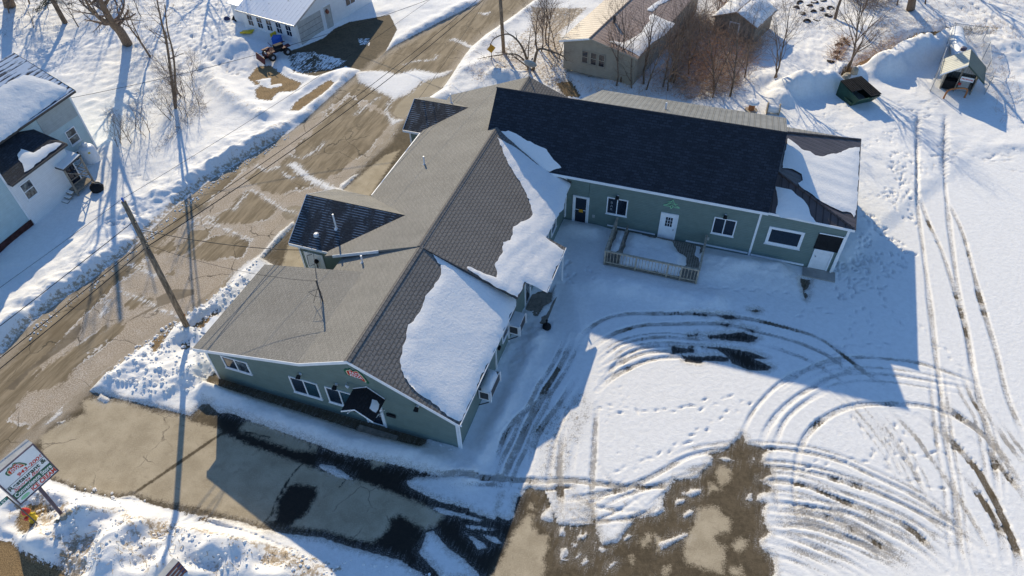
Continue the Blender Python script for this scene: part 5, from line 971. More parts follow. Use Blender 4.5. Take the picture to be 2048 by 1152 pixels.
bd=MB().bo(KP(1.25,.26,1.32),kx*.95,ky*.03,ez*.36).build('price_board',M['sign_white'],KS); text_mesh('lettering','PROPANE',.17,KP(1.31,.255,1.44),kx,ez,M['sign_red'],bd,bold=.004,depth=.003,width=.83)
# white tank on saddles behind the shed
c0=G(1911,64,1.25);c1=KP(Wk/2+.0,Dk+.55,1.25); PT=thing('storage_tank',[c0[0],c0[1],0],'long white horizontal gas tank behind the open shed','gas tank')
ax=c1-c0; Lk=np.linalg.norm(ax); ax/=Lk; pf=[(-.32,.08),(-.22,.38),(-.05,.56),(0.1,.6),(Lk-.1,.6),(Lk+.05,.56),(Lk+.22,.38),(Lk+.32,.08)]
MB().lathe(c0,pf,24,ax).build('tank_body',M['white_metal'],PT,smooth=True)
for f_ in (.22,.5,.8): MB().lathe(c0+ax*Lk*f_,[(-.03,.615),(.03,.615)],24,ax).build('weld_band',M['sign_white'],PT)
MB().lathe(c0+ax*Lk*.72+ez*.55,[(0,.24),(.25,.24),(.3,.18)],14).build('valve_dome',M['purple_post'],PT)
pr=np.cross(ax,ez)
for f_ in (.2,.8): q=c0+ax*Lk*f_; MB().bo(q-pr*.55-ax*.15-ez*q[2],pr*1.1,ax*.3,ez*.85).build('saddle',M['concrete'],PT)
# chain link pen
CF=[G(1857.7,188),G(1887.9,42.1)*0+G(1892,86),G(1958,96),G(1965,196)]
FN=thing('chain_link_fence',CF[1],'tall chain link fence pen round the white tank and open shed','fence')
def cl_mat():
    t=NT('chain_link_mesh',.4,.5); uv=t.co('UV'); s_=t.sep(t.map(uv,(1,1,1),(0,0,PI/4))); k=.11
    f=lambda x:t.math('GREATER_THAN',t.math('ABSOLUTE',t.math('SUBTRACT',t.math('FRACT',t.math('DIVIDE',x,k)),.5)),.41)
    a=t.math('MAXIMUM',f(s_[0]),f(s_[1])); t.put(t.b.inputs['Alpha'],a); t.col((.33,.34,.35)); return t.m
M['link']=cl_mat(); fh=1.9
for i,(p,q) in enumerate(((CF[0],CF[1]),(CF[1],CF[2]),(CF[2],CF[3]))):
    p=p*[1,1,0];q=q*[1,1,0]; MB().poly([p,q,q+ez*fh,p+ez*fh]).build('mesh_panel',M['link'],FN); MB().tube([p+ez*fh,q+ez*fh],.025,6).build('top_rail',M['steel'],FN)
    k=max(1,int(np.linalg.norm(q-p)/2.6))
    for j in range(k+(i==2)): c=p+(q-p)*j/k; MB().tube([c,c+ez*(fh+.08)],.035,6).build('fence_post',M['steel'],FN)
# rusty hoop
h0,h1=GZ(1884,203),GZ(1926,201); hv=h1-h0; HB=thing('barrier_hoop',(h0+h1)/2,'rusty orange bent pipe hoop guarding the front of the open shed','barrier')
MB().tube(smooth(np.array([h0-ez*.1,h0+ez*.6+hv*.02,h0+ez*.82+hv*.15,h0+ez*.9+hv*.5,h0+ez*.82+hv*.85,h1+ez*.6-hv*.02,h1-ez*.1]),6),.07,10).build('hoop_pipe',M['rust'],HB,smooth=True)
# dumpster --------------------------------------------------------------
dx,dy,DP=frame((28.05,48.3,0),math.radians(18)); WD=2.1; DD=2.45
DU=thing('dumpster',DP(WD/2,DD/2,0),'dark green steel dumpster with one black lid half propped open','dumpster')
b=MB(); zf_,zb_=1.15,1.55
V=[DP(0,0.75,.12),DP(WD,.75,.12),DP(WD,DD,.12),DP(0,DD,.12),DP(0,-.05,zf_),DP(WD,-.05,zf_),DP(WD,DD,zb_),DP(0,DD,zb_)]
for f in ((3,2,1,0),(0,1,5,4),(1,2,6,5),(2,3,7,6),(3,0,4,7)): b.poly([V[i] for i in f])
I=[v+(np.mean(V,0)-v)*[.06,.06,.0] for v in V]
for f in ((0,1,2,3),(4,5,1,0),(5,6,2,1),(6,7,3,2),(7,4,0,3)): b.poly([I[i]+ez*(.05 if i<4 else 0) for i in f])
for i in range(4): b.poly([V[4+i],V[4+(i+1)%4],I[4+(i+1)%4],I[4+i]])
b.build('bin_body',M['dump_green'],DU)
for s_ in (0,1): MB().bo(DP(-.12 if s_==0 else WD,.5,.55),dx*.12,dy*.9,ez*.14).build('lifting_pocket',M['dump_green'],DU)
for i,xx in enumerate((.2,WD-.3)):
    for yy in (.4,DD-.2): MB().tube([DP(xx,yy,.08),DP(xx+.07,yy,.08)],.08,10).build('caster',M['rubber'],DU)
for k in range(2):
    x0=.02+k*WD/2; lift=.0 if k==0 else .12
    P4=[DP(x0,-.08 if k==1 else .95,zf_+.06+lift+(0 if k==1 else .2)),DP(x0+WD/2-.05,-.08 if k==1 else .95,zf_+.06+lift+(0 if k==1 else .2)),DP(x0+WD/2-.05,DD+.04,zb_+.05),DP(x0,DD+.04,zb_+.05)]
    ld=MB().slab(P4,.04).build('lid',M['black'],DU)
    for j in range(5):
        f=.12+.19*j; MB().bo(P4[0]+(P4[1]-P4[0])*f+(P4[3]-P4[0])*.08+ez*.0,(P4[1]-P4[0])*.06,(P4[3]-P4[0])*.84,ez*.035).build('lid_rib',M['black'],ld)
# cable spools by the lean-to
sp=thing('cable_spool',GZ(1501,226),'wooden cable spool with a snow topped disc behind the lean-to roof','cable spool'); c=GZ(1501,224)
MB().lathe(c,[(0,.5),(.06,.5)],16).build('flange',M['wood'],sp); MB().lathe(c,[(.06,.24),(.7,.24)],12).build('drum',M['rust'],sp); MB().lathe(c,[(.7,.52),(.78,.52)],16).build('flange',M['white_trim'],sp); MB().lathe(c,[(.78,.46),(.86,.42),(.9,.2)],14).build('snow_cover',M['snow'],sp)
c=GZ(1543,231); s2=thing('cable_spool',c,'cable spool lying on its side half buried in snow behind the lean-to roof','cable spool'); axx=np.array([.96,-.28,0])
MB().lathe(c+ez*.35-axx*.5,[(0,.5),(.07,.5)],16,axx).build('flange',M['greywood'],s2); MB().lathe(c+ez*.35-axx*.43,[(0,.3),(.86,.3)],12,axx).build('drum',M['white_trim'],s2); MB().lathe(c+ez*.35+axx*.43,[(0,.5),(.07,.5)],16,axx).build('flange',M['wood'],s2)
# ================================================================== POLES, WIRES, SIGNS
def pole(base,h,lean,label,hw=True):
    c=np.array([base[0],base[1],0.]); t=thing('utility_pole',c,label,'utility pole'); top=c+ez*h+np.array([lean[0],lean[1],0])
    MB().tube([c-ez*.3,c+(top-c)*.5,top],[.17,.15,.115],12).build('shaft',M['pole'],t,smooth=True)
    P=lambda z:c+(top-c)*(z/h)
    if hw:
        MB().lathe(P(h-.02),[(0,.03),(.12,.05),(.18,.07),(.25,.04)],8).build('insulator',M['blue'],t)
        for z in (h-1.2,h-2.6,h-2.95): MB().lathe(P(z)+np.array([.08,-.08,0]),[(0,.03),(.14,.05),(.2,.03)],7,(.7,-.7,.1)).build('bracket',M['dark_metal'],t)
        MB().bo(P(h-3.6)+np.array([.08,-.2,0]),(.1,.02,0),(0,.1,0),ez*.7).build('riser_box',M['dark_metal'],t)
    return P
top1=G(247,403,9.35); b1_=G(377,660)
P1=pole(b1_,9.35,(top1[0]-b1_[0],top1[1]-b1_[1]),'tall weathered wooden utility pole on the snowbank by the front corner of the restaurant')
P2=pole(G(1008,110),9.4,(-.3,-.5),'wooden utility pole beside the yellow sign at the far end of the street')
P3=pole((-39.5,-8),9.4,(0,0),'utility pole',False) if False else (lambda z:np.array([-39.5,-8.5,z]))
def wire(p,q,sag,r,label,nm='overhead_wire'):
    p,q=np.array(p),np.array(q); P=[p+(q-p)*k/24-ez*sag*4*(k/24)*(1-k/24) for k in range(25)]; m=(p+q)/2
    return tag(MB().tube(P,r,4).build(nm,M['wire'],None,loc=p,uv=False),label,'wire','overhead wires along the street')
wire(P1(9.5),P2(9.5),.5,.011,'topmost thin wire strung between the two utility poles');wire(P1(6.75),P2(6.9),.7,.022,'middle black cable strung between the two utility poles');wire(P1(6.4),P2(6.5),.8,.028,'lowest thick black cable strung between the two utility poles')
wire(P1(9.5),P3(9.5),.5,.011,'topmost thin wire running off the left edge from the near utility pole');wire(P1(8.1),P3(7.6),.6,.022,'middle black cable running off the left edge from the near utility pole');wire(P1(6.75),P3(6.7),.7,.026,'lower black cable running off the left edge from the near utility pole');wire(P1(6.4),P3(6.2),.8,.026,'lowest black cable running off the left edge from the near utility pole')
wire(P1(7.6),L(8.5,-13.2,2.5),.35,.022,'black service cable from the near utility pole to the restaurant dormer');wire(P1(6.6),L(3.85,-9.1,5.5),.5,.012,'thin service wire from the near utility pole to the roof mast');wire(L(8.4,-12.75,2.4),L(3.85,-9.1,5.5),.1,.014,'thin wire from the electric meter to the roof mast')
wire(HP(xe,yw,4.6),P2(7.6),.9,.017,'long thin wire from the pale blue house to the far utility pole');wire(GP(-.2,-6,3.2),P2(7.0),.5,.022,'pale cable from the white garage house to the far utility pole');wire(P2(7.2),L(24,-12.9,3.9),.3,.012,'thin wire from the far utility pole to the rear dormer')
tag(MB().tube([b1_*[1,1,0]+ez*.2,b1_*[1,1,0]+np.array([.2,.1,1.3])],.02,5).build('guy_rod',M['rust'],None,loc=b1_,uv=False),'thin rusty rod standing at the foot of the near utility pole','rod')
pn_=tag(MB().bo(GZ(403,668)+ez*.05,ea*1.3,eb*.55,ez*.08).build('fallen_panel',M['white_trim'],None,loc=GZ(403,668)),'flat white board lying in snow between the pole and the front eave','board')
# pylon sign
sr=np.array([.5,.866,0.]); sr/=np.linalg.norm(sr); sn=np.cross(sr,ez)
base=G(136.4,1045.4); PS=thing('pylon_sign',base,'tall white and green shop sign with a pizza slice emblem on a thin post','sign')
zb0=2.8; lo=G(40.7,1010,zb0); ro_=G(118,940.5,zb0); sr=(ro_-lo); Ws=float(np.linalg.norm(sr)); sr/=Ws; sn=np.cross(sr,ez); hi=5.05; Hs=hi-zb0
ctr=(lo+ro_)/2
MB().tube([base-ez*.2,np.array([ctr[0],ctr[1],zb0])-sn*.2],[.085,.08],10).build('post',M['purple_post'],PS)
cb=MB().bo(lo-sn*.45,sr*Ws,sn*.43,ez*Hs).build('cabinet',M['cabinet'],PS)
fr=MB()
for o_,x_,y_ in ((lo,sr*Ws,ez*.05),(lo+ez*(Hs-.05),sr*Ws,ez*.05)): fr.bo(o_-sn*.02,x_,y_,sn*.05)
for o_ in (lo+ez*.05,lo+sr*(Ws-.05)+ez*.05): fr.bo(o_-sn*.02,sr*.05,ez*(Hs-.1),sn*.05)
fr.build('frame',M['purple_post'],PS)
def sp_(x0,y0,w_,h_,m,name,off=.0): return MB().bo(lo+sr*x0*Ws+ez*y0*Hs+sn*(off-.018),sr*w_*Ws,ez*h_*Hs,sn*.02).build(name,m,PS)
f1=sp_(.03,.56,.94,.415,M['sign_white'],'face_panel');f2=sp_(.03,.335,.94,.215,M['sign_white'],'face_panel');f3=sp_(.03,.18,.94,.148,M['sign_green'],'face_panel');f4=sp_(.03,.025,.94,.148,M['sign_white'],'face_panel')
for y_ in (.553,.331,.176): sp_(.03,y_-.003,.94,.008,M['black'],'divider',.004)
def st_(txt,x,y,s,w_,m,par,shear=0,bold=.006): return text_mesh('lettering',txt,s,lo+sr*x*Ws+ez*y*Hs+sn*.006,sr,ez,m,par,shear=shear,bold=bold,depth=.003,width=w_*Ws)
em=thing('slice_emblem',lo,'','sign'); bpy.data.objects.remove(em)
eo=lo+sr*.40*Ws+ez*.80*Hs
pizza(PS,eo,sr,ez,sn,.62,-.022)
st_('943-2006',.36,.585,.27,.60,M['sign_red'],f1,.1);st_('Restaurant &',.05,.435,.33,.90,M['sign_dark'],f2,0,.010);st_('Sports Bar',.10,.35,.25,.66,M['sign_red'],f2,.35,.001)
st_('Convenience Store',.05,.205,.36,.90,M['sign_white'],f3,0,.008);st_('ICE CREAM',.36,.05,.36,.6,M['sign_red'],f4,0,.012)
ov=MB(); oc=lo+sr*.19*Ws+ez*.095*Hs
ov.slab([oc+sr*.2*math.cos(k*PI/10)+ez*.095*math.sin(k*PI/10)+sn*.012 for k in range(20)],.008,-sn); ov=ov.build('oval_badge',M['logo_green'],f4); text_mesh('lettering','Grown in',.09,oc-sr*.13-ez*.03+sn*.0125,sr,ez,M['sign_white'],ov,depth=.002,width=.26) if False else None
# rubble at the post foot
for k,(dx_,dy_,s_) in enumerate(((.25,-.1,.22),(.45,.05,.16),(-.05,-.3,.14))): tag(MB().lathe(base+np.array([dx_,dy_,hz(base[0]+dx_,base[1]+dy_)-.02]),[(0,s_),(s_*.6,s_*.8),(s_,s_*.35)],7).build('rock',M['stone'],None,loc=base+np.array([dx_,dy_,0])),('largest','smaller','darkest low')[k]+' rock at the foot of the tall shop sign','rock','rocks at the sign foot')
# street sign behind
spb=G(78,1050); SS=thing('street_sign',spb,'small green street name plate on a thin dark post behind the shop sign','sign')
MB().tube([spb-ez*.2,spb+ez*2.75],.03,6).build('post',M['dark_metal'],SS)
pl_=MB().bo(spb-sr*.75+ez*2.58,sr*.72,ez*.2,sn*.02).build('name_plate',M['teal_sign'],SS); text_mesh('lettering','ELM ST',.16,spb-sr*.72+ez*2.62+sn*.023,sr,ez,M['sign_white'],pl_,bold=.003,depth=.003,width=.62)
# hydrant
c=GZ(70,1040); FH=thing('fire_hydrant',c,'yellow fire hydrant with a red bonnet on a patch of bare grass','fire hydrant')
MB().lathe(c,[(-.1,.2),(.04,.2),(.06,.14),(.62,.135),(.66,.19),(.7,.19)],14).build('barrel',M['yellow'],FH,smooth=False)
MB().lathe(c,[(.70,.19),(.76,.18),(.88,.14),(.96,.07),(.98,.05),(1.04,.05)],14).build('bonnet',M['red'],FH)
for v_ in ((1,0,0),(-1,0,0),(0,-1,0)): MB().lathe(c+ez*.5,[(.1,.075),(.22,.075),(.23,.095),(.28,.095),(.3,.05)],10,v_).build('outlet_cap',M['red'] if v_[1] else M['yellow'],FH)
# second small sign board cut by the frame
c=G(357,1122,1.9); t=thing('banner_board',[c[0],c[1],0],'flag printed board in navy and brown on a snowy verge, cut by the frame','sign')
o=c-sr*1.7-ez*1.2; MB().bo(o,sr*1.7,ez*1.2,-sn*.3).build('board',M['cabinet'],t); MB().bo(o+sn*.004,sr*1.7,ez*1.2,sn*.02).build('print_field',M['navy'],t)
for k in range(4): MB().slab([o+sr*(1.0+.05*k)+ez*(1.17-.26*k)+sn*.03,o+sr*1.68+ez*(1.17-.26*k)+sn*.03,o+sr*1.68+ez*(1.05-.26*k)+sn*.03,o+sr*1.0+ez*(1.03-.26*k)+sn*.03],.01,-sn).build('stripe',M['brown_print'],t); MB().slab([o+sr*(.75+.05*k)+ez*(1.05-.26*k)+sn*.03,o+sr*1.5+ez*(1.03-.26*k)+sn*.03,o+sr*1.5+ez*(.95-.26*k)+sn*.03,o+sr*.8+ez*(.93-.26*k)+sn*.03],.01,-sn).build('stripe',M['cabinet'],t)
for f_ in (.15,1.5): MB().tube([o*[1,1,0]+sr*f_-sn*.15,o+sr*f_-sn*.15],.05,8).build('post',M['dark_metal'],t)
# yellow diamond sign up the street
c=G(984,138); YS_=thing('warning_sign',c,'amber diamond warning sign on a thin post beside the far utility pole','sign')
MB().tube([c-ez*.1,c+ez*2.1],.035,6).build('post',M['dark_metal'],YS_); r_=np.array([.92,.38,0]); o=c+ez*1.95-np.array([-.38,.92,0])*-.0+np.array([.38,-.92,0])*.05
MB().slab([o-r_*.42,o-ez*.42,o+r_*.42,o+ez*.42],.02,(-.38,.92,0)).build('plate',M['orange_sign'],YS_)
# ================================================================== garage yard things
c=GZ(555,118); qx=np.array([.72,.69,0]); qy=np.array([-.69,.72,0]); QB=thing('quad_bike',c,'dark red quad bike with a front plough blade by the garage driveway','quad bike')
def QP(x,y,z): return c+qx*x+qy*y+ez*z
MB().slab([QP(-.95,-.4,.5),QP(-.95,.4,.5),QP(-.2,.3,.85),QP(-.2,-.3,.85)],.22).build('front_body',M['maroon'],QB); MB().bo(QP(-.25,-.28,.45),qx*.95,qy*.56,ez*.35).build('chassis',M['black'],QB); MB().slab([QP(.0,-.22,.98),QP(.0,.22,.98),QP(.75,.22,.95),QP(.75,-.22,.95)],.16).build('seat',M['black'],QB)
for s_ in (-1,1):
    MB().slab([QP(.45,s_*.3,.82),QP(.45,s_*.62,.78),QP(1.2,s_*.62,.76),QP(1.2,s_*.3,.86)],.06).build('fender',M['maroon'],QB); MB().slab([QP(-.95,s_*.3,.80),QP(-.95,s_*.62,.74),QP(-.3,s_*.62,.78),QP(-.3,s_*.3,.84)],.06).build('fender',M['maroon'],QB)
    for xx in (-.65,.8): w_=MB().lathe(QP(xx,s_*.42,.32),[(-.02,.2),(0,.32),(.22,.32),(.24,.2)],16,qy*s_).build('wheel',M['rubber'],QB); MB().lathe(QP(xx,s_*.42,.32),[(.235,.14),(.255,.12)],10,qy*s_).build('rim',M['steel'],w_)
MB().tube([QP(-.2,0,.85),QP(-.3,0,1.15),QP(-.28,.38,1.2)],.025,6).tube([QP(-.3,0,1.15),QP(-.28,-.38,1.2)],.025,6).build('handlebar',M['black'],QB); MB().bo(QP(-1.0,-.3,.62),qx*.02,qy*.26,ez*.2).build('number_plate',M['sign_white'],QB)
MB().slab([QP(-1.55,-.8,.08),QP(-1.45,.8,.08),QP(-1.35,.8,.62),QP(-1.45,-.8,.62)],.05,-qx).build('plough_blade',M['maroon'],QB); MB().bo(QP(-1.4,-.15,.2),qx*.7,qy*.3,ez*.08).build('plough_arm',M['black'],QB)
c=GZ(558,94); bb_=thing('blue_bin',c,'bright blue plastic bin in snow against the white garage wall','bin'); MB().slab([c+np.array([-.38,-.38,0]),c+np.array([.38,-.38,0]),c+np.array([.38,.38,0]),c+np.array([-.38,.38,0])],.75,ez).build('body',M['blue'],bb_)
for k in range(3): MB().bo(c+np.array([-.41,-.41,.18+k*.22]),(.82,0,0),(0,.82,0),ez*.05).build('rib',M['blue'],bb_)
tag(MB().bo(GZ(545,86)+ez*.12,(.5,.3,.12),(-.06,.1,0),ez*.3).build('snow_shovel_blade',M['yellow'],None,loc=GZ(545,86)),'yellow shovel blade leaning beside the blue bin','shovel'); 
c=GZ(497,73); ys=thing('sled',c,'yellow plastic sled in the snow at the far corner of the white garage','sled'); MB().slab([c+np.array([-.6,-.3,.1]),c+np.array([.55,-.4,.12]),c+np.array([.75,.05,.3]),c+np.array([-.5,.25,.12])],.06).build('hull',M['yellow'],ys); MB().slab([c+np.array([-.6,-.34,.1]),c+np.array([.55,-.44,.12]),c+np.array([.55,-.44,.28]),c+np.array([-.6,-.34,.24])],.03,(0,1,0)).build('side_rim',M['yellow'],ys)
c=GZ(473,42); tp=thing('tarp',c,'crumpled dark blue tarp in the snow beside the white garage','tarp'); MB().lathe(c+np.array([.3,.1,0]),[(0,.75),(.25,.6),(.42,.35),(.5,.1)],7).build('fold',M['black'],tp); MB().lathe(c-np.array([.9,0,0]),[(0,.35),(.2,.28),(.32,.08)],6).build('fold',M['navy'],tp)
# stones by the dumpster, tyres and junk
r_=np.random.default_rng(3)
for k,(x,y,s_,lb) in enumerate(((1684,172,.42,'flat topped'),(1692,160,.5,'tallest square'),(1703,160,.36,'small pointed'),(1677,168,.3,'smallest rounded'))): c=GZ(x,y); tag(MB().tube([c-ez*.2,c+ez*s_*.5,c+ez*s_],[s_*.9,s_*.85,s_*.4],6).build('boulder',M['stone'],None,loc=c),lb+' pale boulder behind the green dumpster','boulder','boulders behind the dumpster')
TY=[(1592,20),(1602,32),(1618,14),(1625,28),(1640,22),(1632,45),(1612,50),(1600,8),(1655,36),(1628,8),(1645,5),(1660,20),(1676,98),(1672,110),(1668,122),(1690,86),(1694,94),(1660,130)]
ad=['half buried','snow filled','tilted','bare black','upright','worn']
ty0=None
for k,(x,y) in enumerate(TY):
    c=GZ(x,y)
    if ty0 is None:
        t=thing('old_tyre',c,'','tyre'); MB().ring(c+ez*.1,(0,0,1),.30,.11,18,8).build('tread',M['rubber'],t,smooth=True); ty0=t
    else: t=copy_tree(ty0); t.location=tuple(c)
    t['group']='old tyres dumped in the snow'; t['label']='old black tyre lying in the dump of tyres in the upper right snow'; t['category']='tyre'
    t.rotation_euler=(r_.normal(0,.4),r_.normal(0,.4),0); t.scale=(1.0,1.0,1.0); t.location.z-=.10+.1*r_.random()

hs=tag(MB().bo(L(-.06,-3.85,1.35),-ea*.05,eb*.5,ez*.2).build('hanging_sign',M['black'],None,loc=L(-.06,-3.6,1.35)),'small black panel fixed on the gable wall right of the front door','sign')
QB.scale=(1.08,1.08,1.08)
# ================================================================== TREES AND BRUSH
def nrm(v): return v/(np.linalg.norm(v)+1e-9)
def grow(out,p,d,ln,r,depth,rg,up=.12,wob=.22,kids=(5,5,4),spread=.75,shrink=.62,maxd=3,start=.3):
    n=6 if depth==0 else 4; P=[p];R=[r];dd=d.copy()
    for i in range(n):
        dd=nrm(dd+rg.normal(0,wob/ n**.5,3)+np.array([0,0,up*(.4 if depth else .15)])); P.append(P[-1]+dd*ln/n); R.append(r*(1-.78*(i+1)/n))
    out.append((depth,P,R))
    if depth>=maxd: return
    k=kids[min(depth,len(kids)-1)]
    for j in range(k):
        t=start+(1-start)*(j+rg.random())/k; i=min(int(t*n),n-1); f=t*n-i; q=P[i]+(P[i+1]-P[i])*f; ax=nrm(P[i+1]-P[i])
        s=nrm(np.cross(ax,rg.normal(0,1,3))); nd=nrm(ax*(1-spread*.45)+s*spread)
        grow(out,q,nd,ln*shrink*(1.15-.55*t)*rg.uniform(.75,1.2),max(R[i]*.55,.006),depth+1,rg,up,wob*1.2,kids,spread,shrink,maxd,.2)
def tree_obj(name,base,segs,label,cat='tree',group=None,mt='bark',mw='twig',trunk_d=0):
    t=thing(name,base,label,cat,group); a=MB();b=MB()
    for dp,P,R in segs:
        if dp<=trunk_d: a.tube(P,R,8)
        else: b.tube(P,R,4 if dp<2 else 3,cap=False)
    a.build('trunk' if len(a.v)<4000 or True else '',M[mt],t,smooth=True,uv=False)
    if b.v: b.build('branches',M[mw],t,smooth=True,uv=False)
    return t
def px3(*p): return [G(p[i],p[i+1],p[i+2]) for i in range(0,len(p),3)]
def custom(limbs,rg,kids=(6,4,3),ln=3.0,**k):
    """hand placed limbs (points, r0, r1), each given random twigs"""
    out=[]
    for P,r0,r1 in limbs:
        P=[np.array(p) for p in smooth(np.array(P),4)]; n=len(P); R=list(np.linspace(r0,r1,n)); out.append((0,P,R))
        for j in range(kids[0]):
            f=rg.uniform(.3,1); i=min(int(f*(n-1)),n-2); ax=nrm(P[i+1]-P[i]); s=nrm(np.cross(ax,rg.normal(0,1,3)))
            grow(out,P[i],nrm(ax*.7+s*.7),ln*rg.uniform(.5,1.1)*(1.2-.6*f),R[i]*.5,1,rg,kids=(0,)+kids[1:],maxd=3,**k)
    return out
rg=np.random.default_rng(11)
# the big forked tree, upper left
B0=G(258,93)
lim=[(px3(258,93,-.2,240,62,2.4,224,46,3.9,207,14,6.4,190,-18,9.0,186,-50,11.5),.48,.12),(px3(224,46,3.8,205,40,5.0,182,18,6.8,160,-20,9.5),.26,.06),(px3(207,14,6.4,228,-20,8.5,250,-50,11),.16,.04),(px3(196,-2,7.6,160,-20,9.6,120,-60,12),.14,.04)]
tree_obj('bare_tree',B0,custom(lim,rg,(9,5,4),3.6),'big bare forked tree leaning over the snow beyond the pale blue house')
B0=G(22,18); tree_obj('bare_tree',B0,custom([(px3(22,18,-.2,14,-8,1.8,8,-40,4.5,0,-90,9),.62,.3),(px3(10,-30,3.6,30,-70,7,50,-120,11),.3,.1)],rg,(7,5,4),3.5),'thick brown tree trunk cut by the top left corner')
B0=G(303,118); tree_obj('bare_tree',B0,custom([(px3(303,118,-.1,280,82,2.1,258,52,4.0,240,10,6.5),.11,.03),(px3(285,90,1.7,262,40,4.6,255,10,6.4),.06,.02)],rg,(8,4,3),2.0),'slim bare sapling just right of the big forked tree')
B0=G(352,215); tree_obj('bare_tree',B0,custom([(px3(352,222,-.1,342,150,3.6,334,90,6.6,322,40,9.2,312,-10,12),.14,.04),(px3(352,222,-.1,348,120,5,335,60,8,330,10,10.8),.10,.03),(px3(350,218,0,345,170,2.4,330,110,5.2),.06,.02)],rg,(10,4,3),2.2),'tall thin bare tree with twin stems above the road bank')
# pine
def pine(base,h,label,seed,rb=2.6):
    rg=np.random.default_rng(seed); t=thing('pine_tree',base,label,'tree'); a=MB().tube([base-ez*.2,base+np.array([-.5,.3,h*.5]),base+np.array([-.6,.4,h])],[.26,.17,.03],8); a.build('trunk',M['bark'],t,smooth=True,uv=False)
    b=MB();nd=MB(); z=h*.22
    while z<h*.97:
        for k in range(5):
            an=rg.uniform(0,2*PI); ln=rb*(1-.7*z/h)*rg.uniform(.7,1.2); d=np.array([math.cos(an),math.sin(an),rg.uniform(-.12,.2)]); p0=base+np.array([-.55*z/h,.35*z/h,z]); P=[p0+d*ln*f-ez*.25*ln*f*f for f in (0,.35,.7,1)]; b.tube(P,[.05,.035,.02,.008],4,cap=False)
            for q in range(int(34*ln/rb)+10):
                f=rg.uniform(.3,1.02); c=p0+d*ln*f-ez*.25*ln*f*f+rg.normal(0,.16,3); 
                for s in range(5):
                    e=nrm(rg.normal(0,1,3)+d*.6)*rg.uniform(.16,.3); w_=nrm(np.cross(e,rg.normal(0,1,3)))*.016; nd.poly([c-w_,c+w_,c+e])
        z+=h*.065
    b.build('branches',M['twig'],t,uv=False); nd.build('needles',M['needle'],t,uv=False); return t
pine(G(134,52),11,'dark needled pine tree near the top left between bare trunks',4)
# generic tree prototypes, copied
def proto(seed,h,r,kids,label,name='bare_tree',**k):
    rg=np.random.default_rng(seed); out=[]; grow(out,np.zeros(3),np.array([.04,.02,1.]),h,r,0,rg,kids=kids,**k); return tree_obj(name,np.zeros(3),out,label)
def place(p,loc,rz,s,label,group=None,tilt=(0,0)):
    c=copy_tree(p); c.location=tuple(float(q) for q in loc); c.rotation_euler=(tilt[0],tilt[1],rz); c.scale=(s,s,s); c['label']=label
    if group: c['group']=group
    return c
def drop(o):
    for ch in list(o.children): drop(ch)
    bpy.data.objects.remove(o)
T1=proto(21,9,.2,(11,6,4),'x',maxd=3,spread=.7); T2=proto(22,9,.16,(13,6,4),'x',maxd=3,spread=.6,up=.25); T3=proto(23,5,.07,(12,5,3),'x',maxd=3,spread=.55,up=.25,start=.15); T4=proto(24,4,.05,(9,5,3),'x',maxd=3,spread=.6,up=.2,start=.1)
# trees just beyond the top of the frame (their shadows lie on the snow in view)
far='bare trees standing past the top of the view'
for k,(x,y,s) in enumerate(((-50,80,1.2),(-43,84,1.3),(-37.5,79,1.1),(-34,86,1.25),(-29,80,1.0),(-47,90,1.3),(-24,88,1.1))): place(T1 if k%2 else T2,(x,y,.1),k*1.3,s,'tall bare tree past the top left edge, shading the snow',far)
for k,(x,y,s) in enumerate(((38,80,1.1),(46,78,1.2),(52,73,1.2),(33,79,1.),(57,66,1.1))): place(T2 if k%2 else T1,(x,y,.1),k*1.7,s,'tall bare tree past the top right edge, shading the snow',far)
# right side
place(T3,GZ(1545,172),.4,1.15,'slender two stemmed sapling alone on the snow left of the dumpster',None,(-.05,.16)); place(T3,GZ(1549,171),2.1,1.0,'second thin sapling leaning right beside the slender one left of the dumpster',None,(-.05,.22))
place(T2,GZ(1691,150),1.,.72,'bare many branched tree rising behind the green dumpster'); place(T3,GZ(1688,152),2.5,1.2,'thin stem at the foot of the tree behind the green dumpster',None,(.1,-.1))
B0=G(1820,24); tree_obj('bare_tree',B0,custom([(px3(1820,24,-.2,1826,-10,2.6,1832,-60,7),.42,.25),(px3(1824,0,2,1860,-40,5,1890,-90,9),.2,.08)],rg,(6,5,3),3.),'dark thick tree trunk at the top edge right of the tyre dump')
place(T1,GZ(1668,44),.3,.75,'bare tree with a slim dark trunk beside the tyre dump')
g1='saplings in front of the mobile home'
for k,(x,y,s,a) in enumerate(((1232,183,1.05,'leftmost sapling in front of the mobile home gable'),(1240,178,1.25,'tall sapling before the mobile home window'),(1262,186,.9,'short sapling at the lean-to roof edge before the mobile home'),(1286,178,1.35,'tallest sapling at the near corner of the mobile home'),(1292,186,1.0,'sapling with low branches at the near corner of the mobile home'),(1325,180,1.2,'sapling right of the mobile home corner'),(1340,168,1.1,'sapling beside the long wall of the mobile home'))): place((T3,T2,T4)[k%3] if k%3!=1 else T3,GZ(x,y),k*1.1,s*(1.25 if k%3==2 else 1),a,g1,(rg.normal(0,.06),rg.normal(0,.08)))
g2='saplings in the brushy patch behind the lean-to roof'
for k in range(8):
    x=rg.uniform(1325,1490);y=rg.uniform(120,205); place((T3,T4)[k%2],GZ(x,y),rg.uniform(0,6),rg.uniform(.8,1.45),'bare sapling in the brushy patch behind the metal lean-to roof',g2,(rg.normal(0,.1),rg.normal(0,.1)))
place(T3,GZ(1459,197),1.,1.25,'dark stemmed sapling at the right edge of the brushy patch',None,(0,.15))
g3='saplings at the top of the brushy patch'
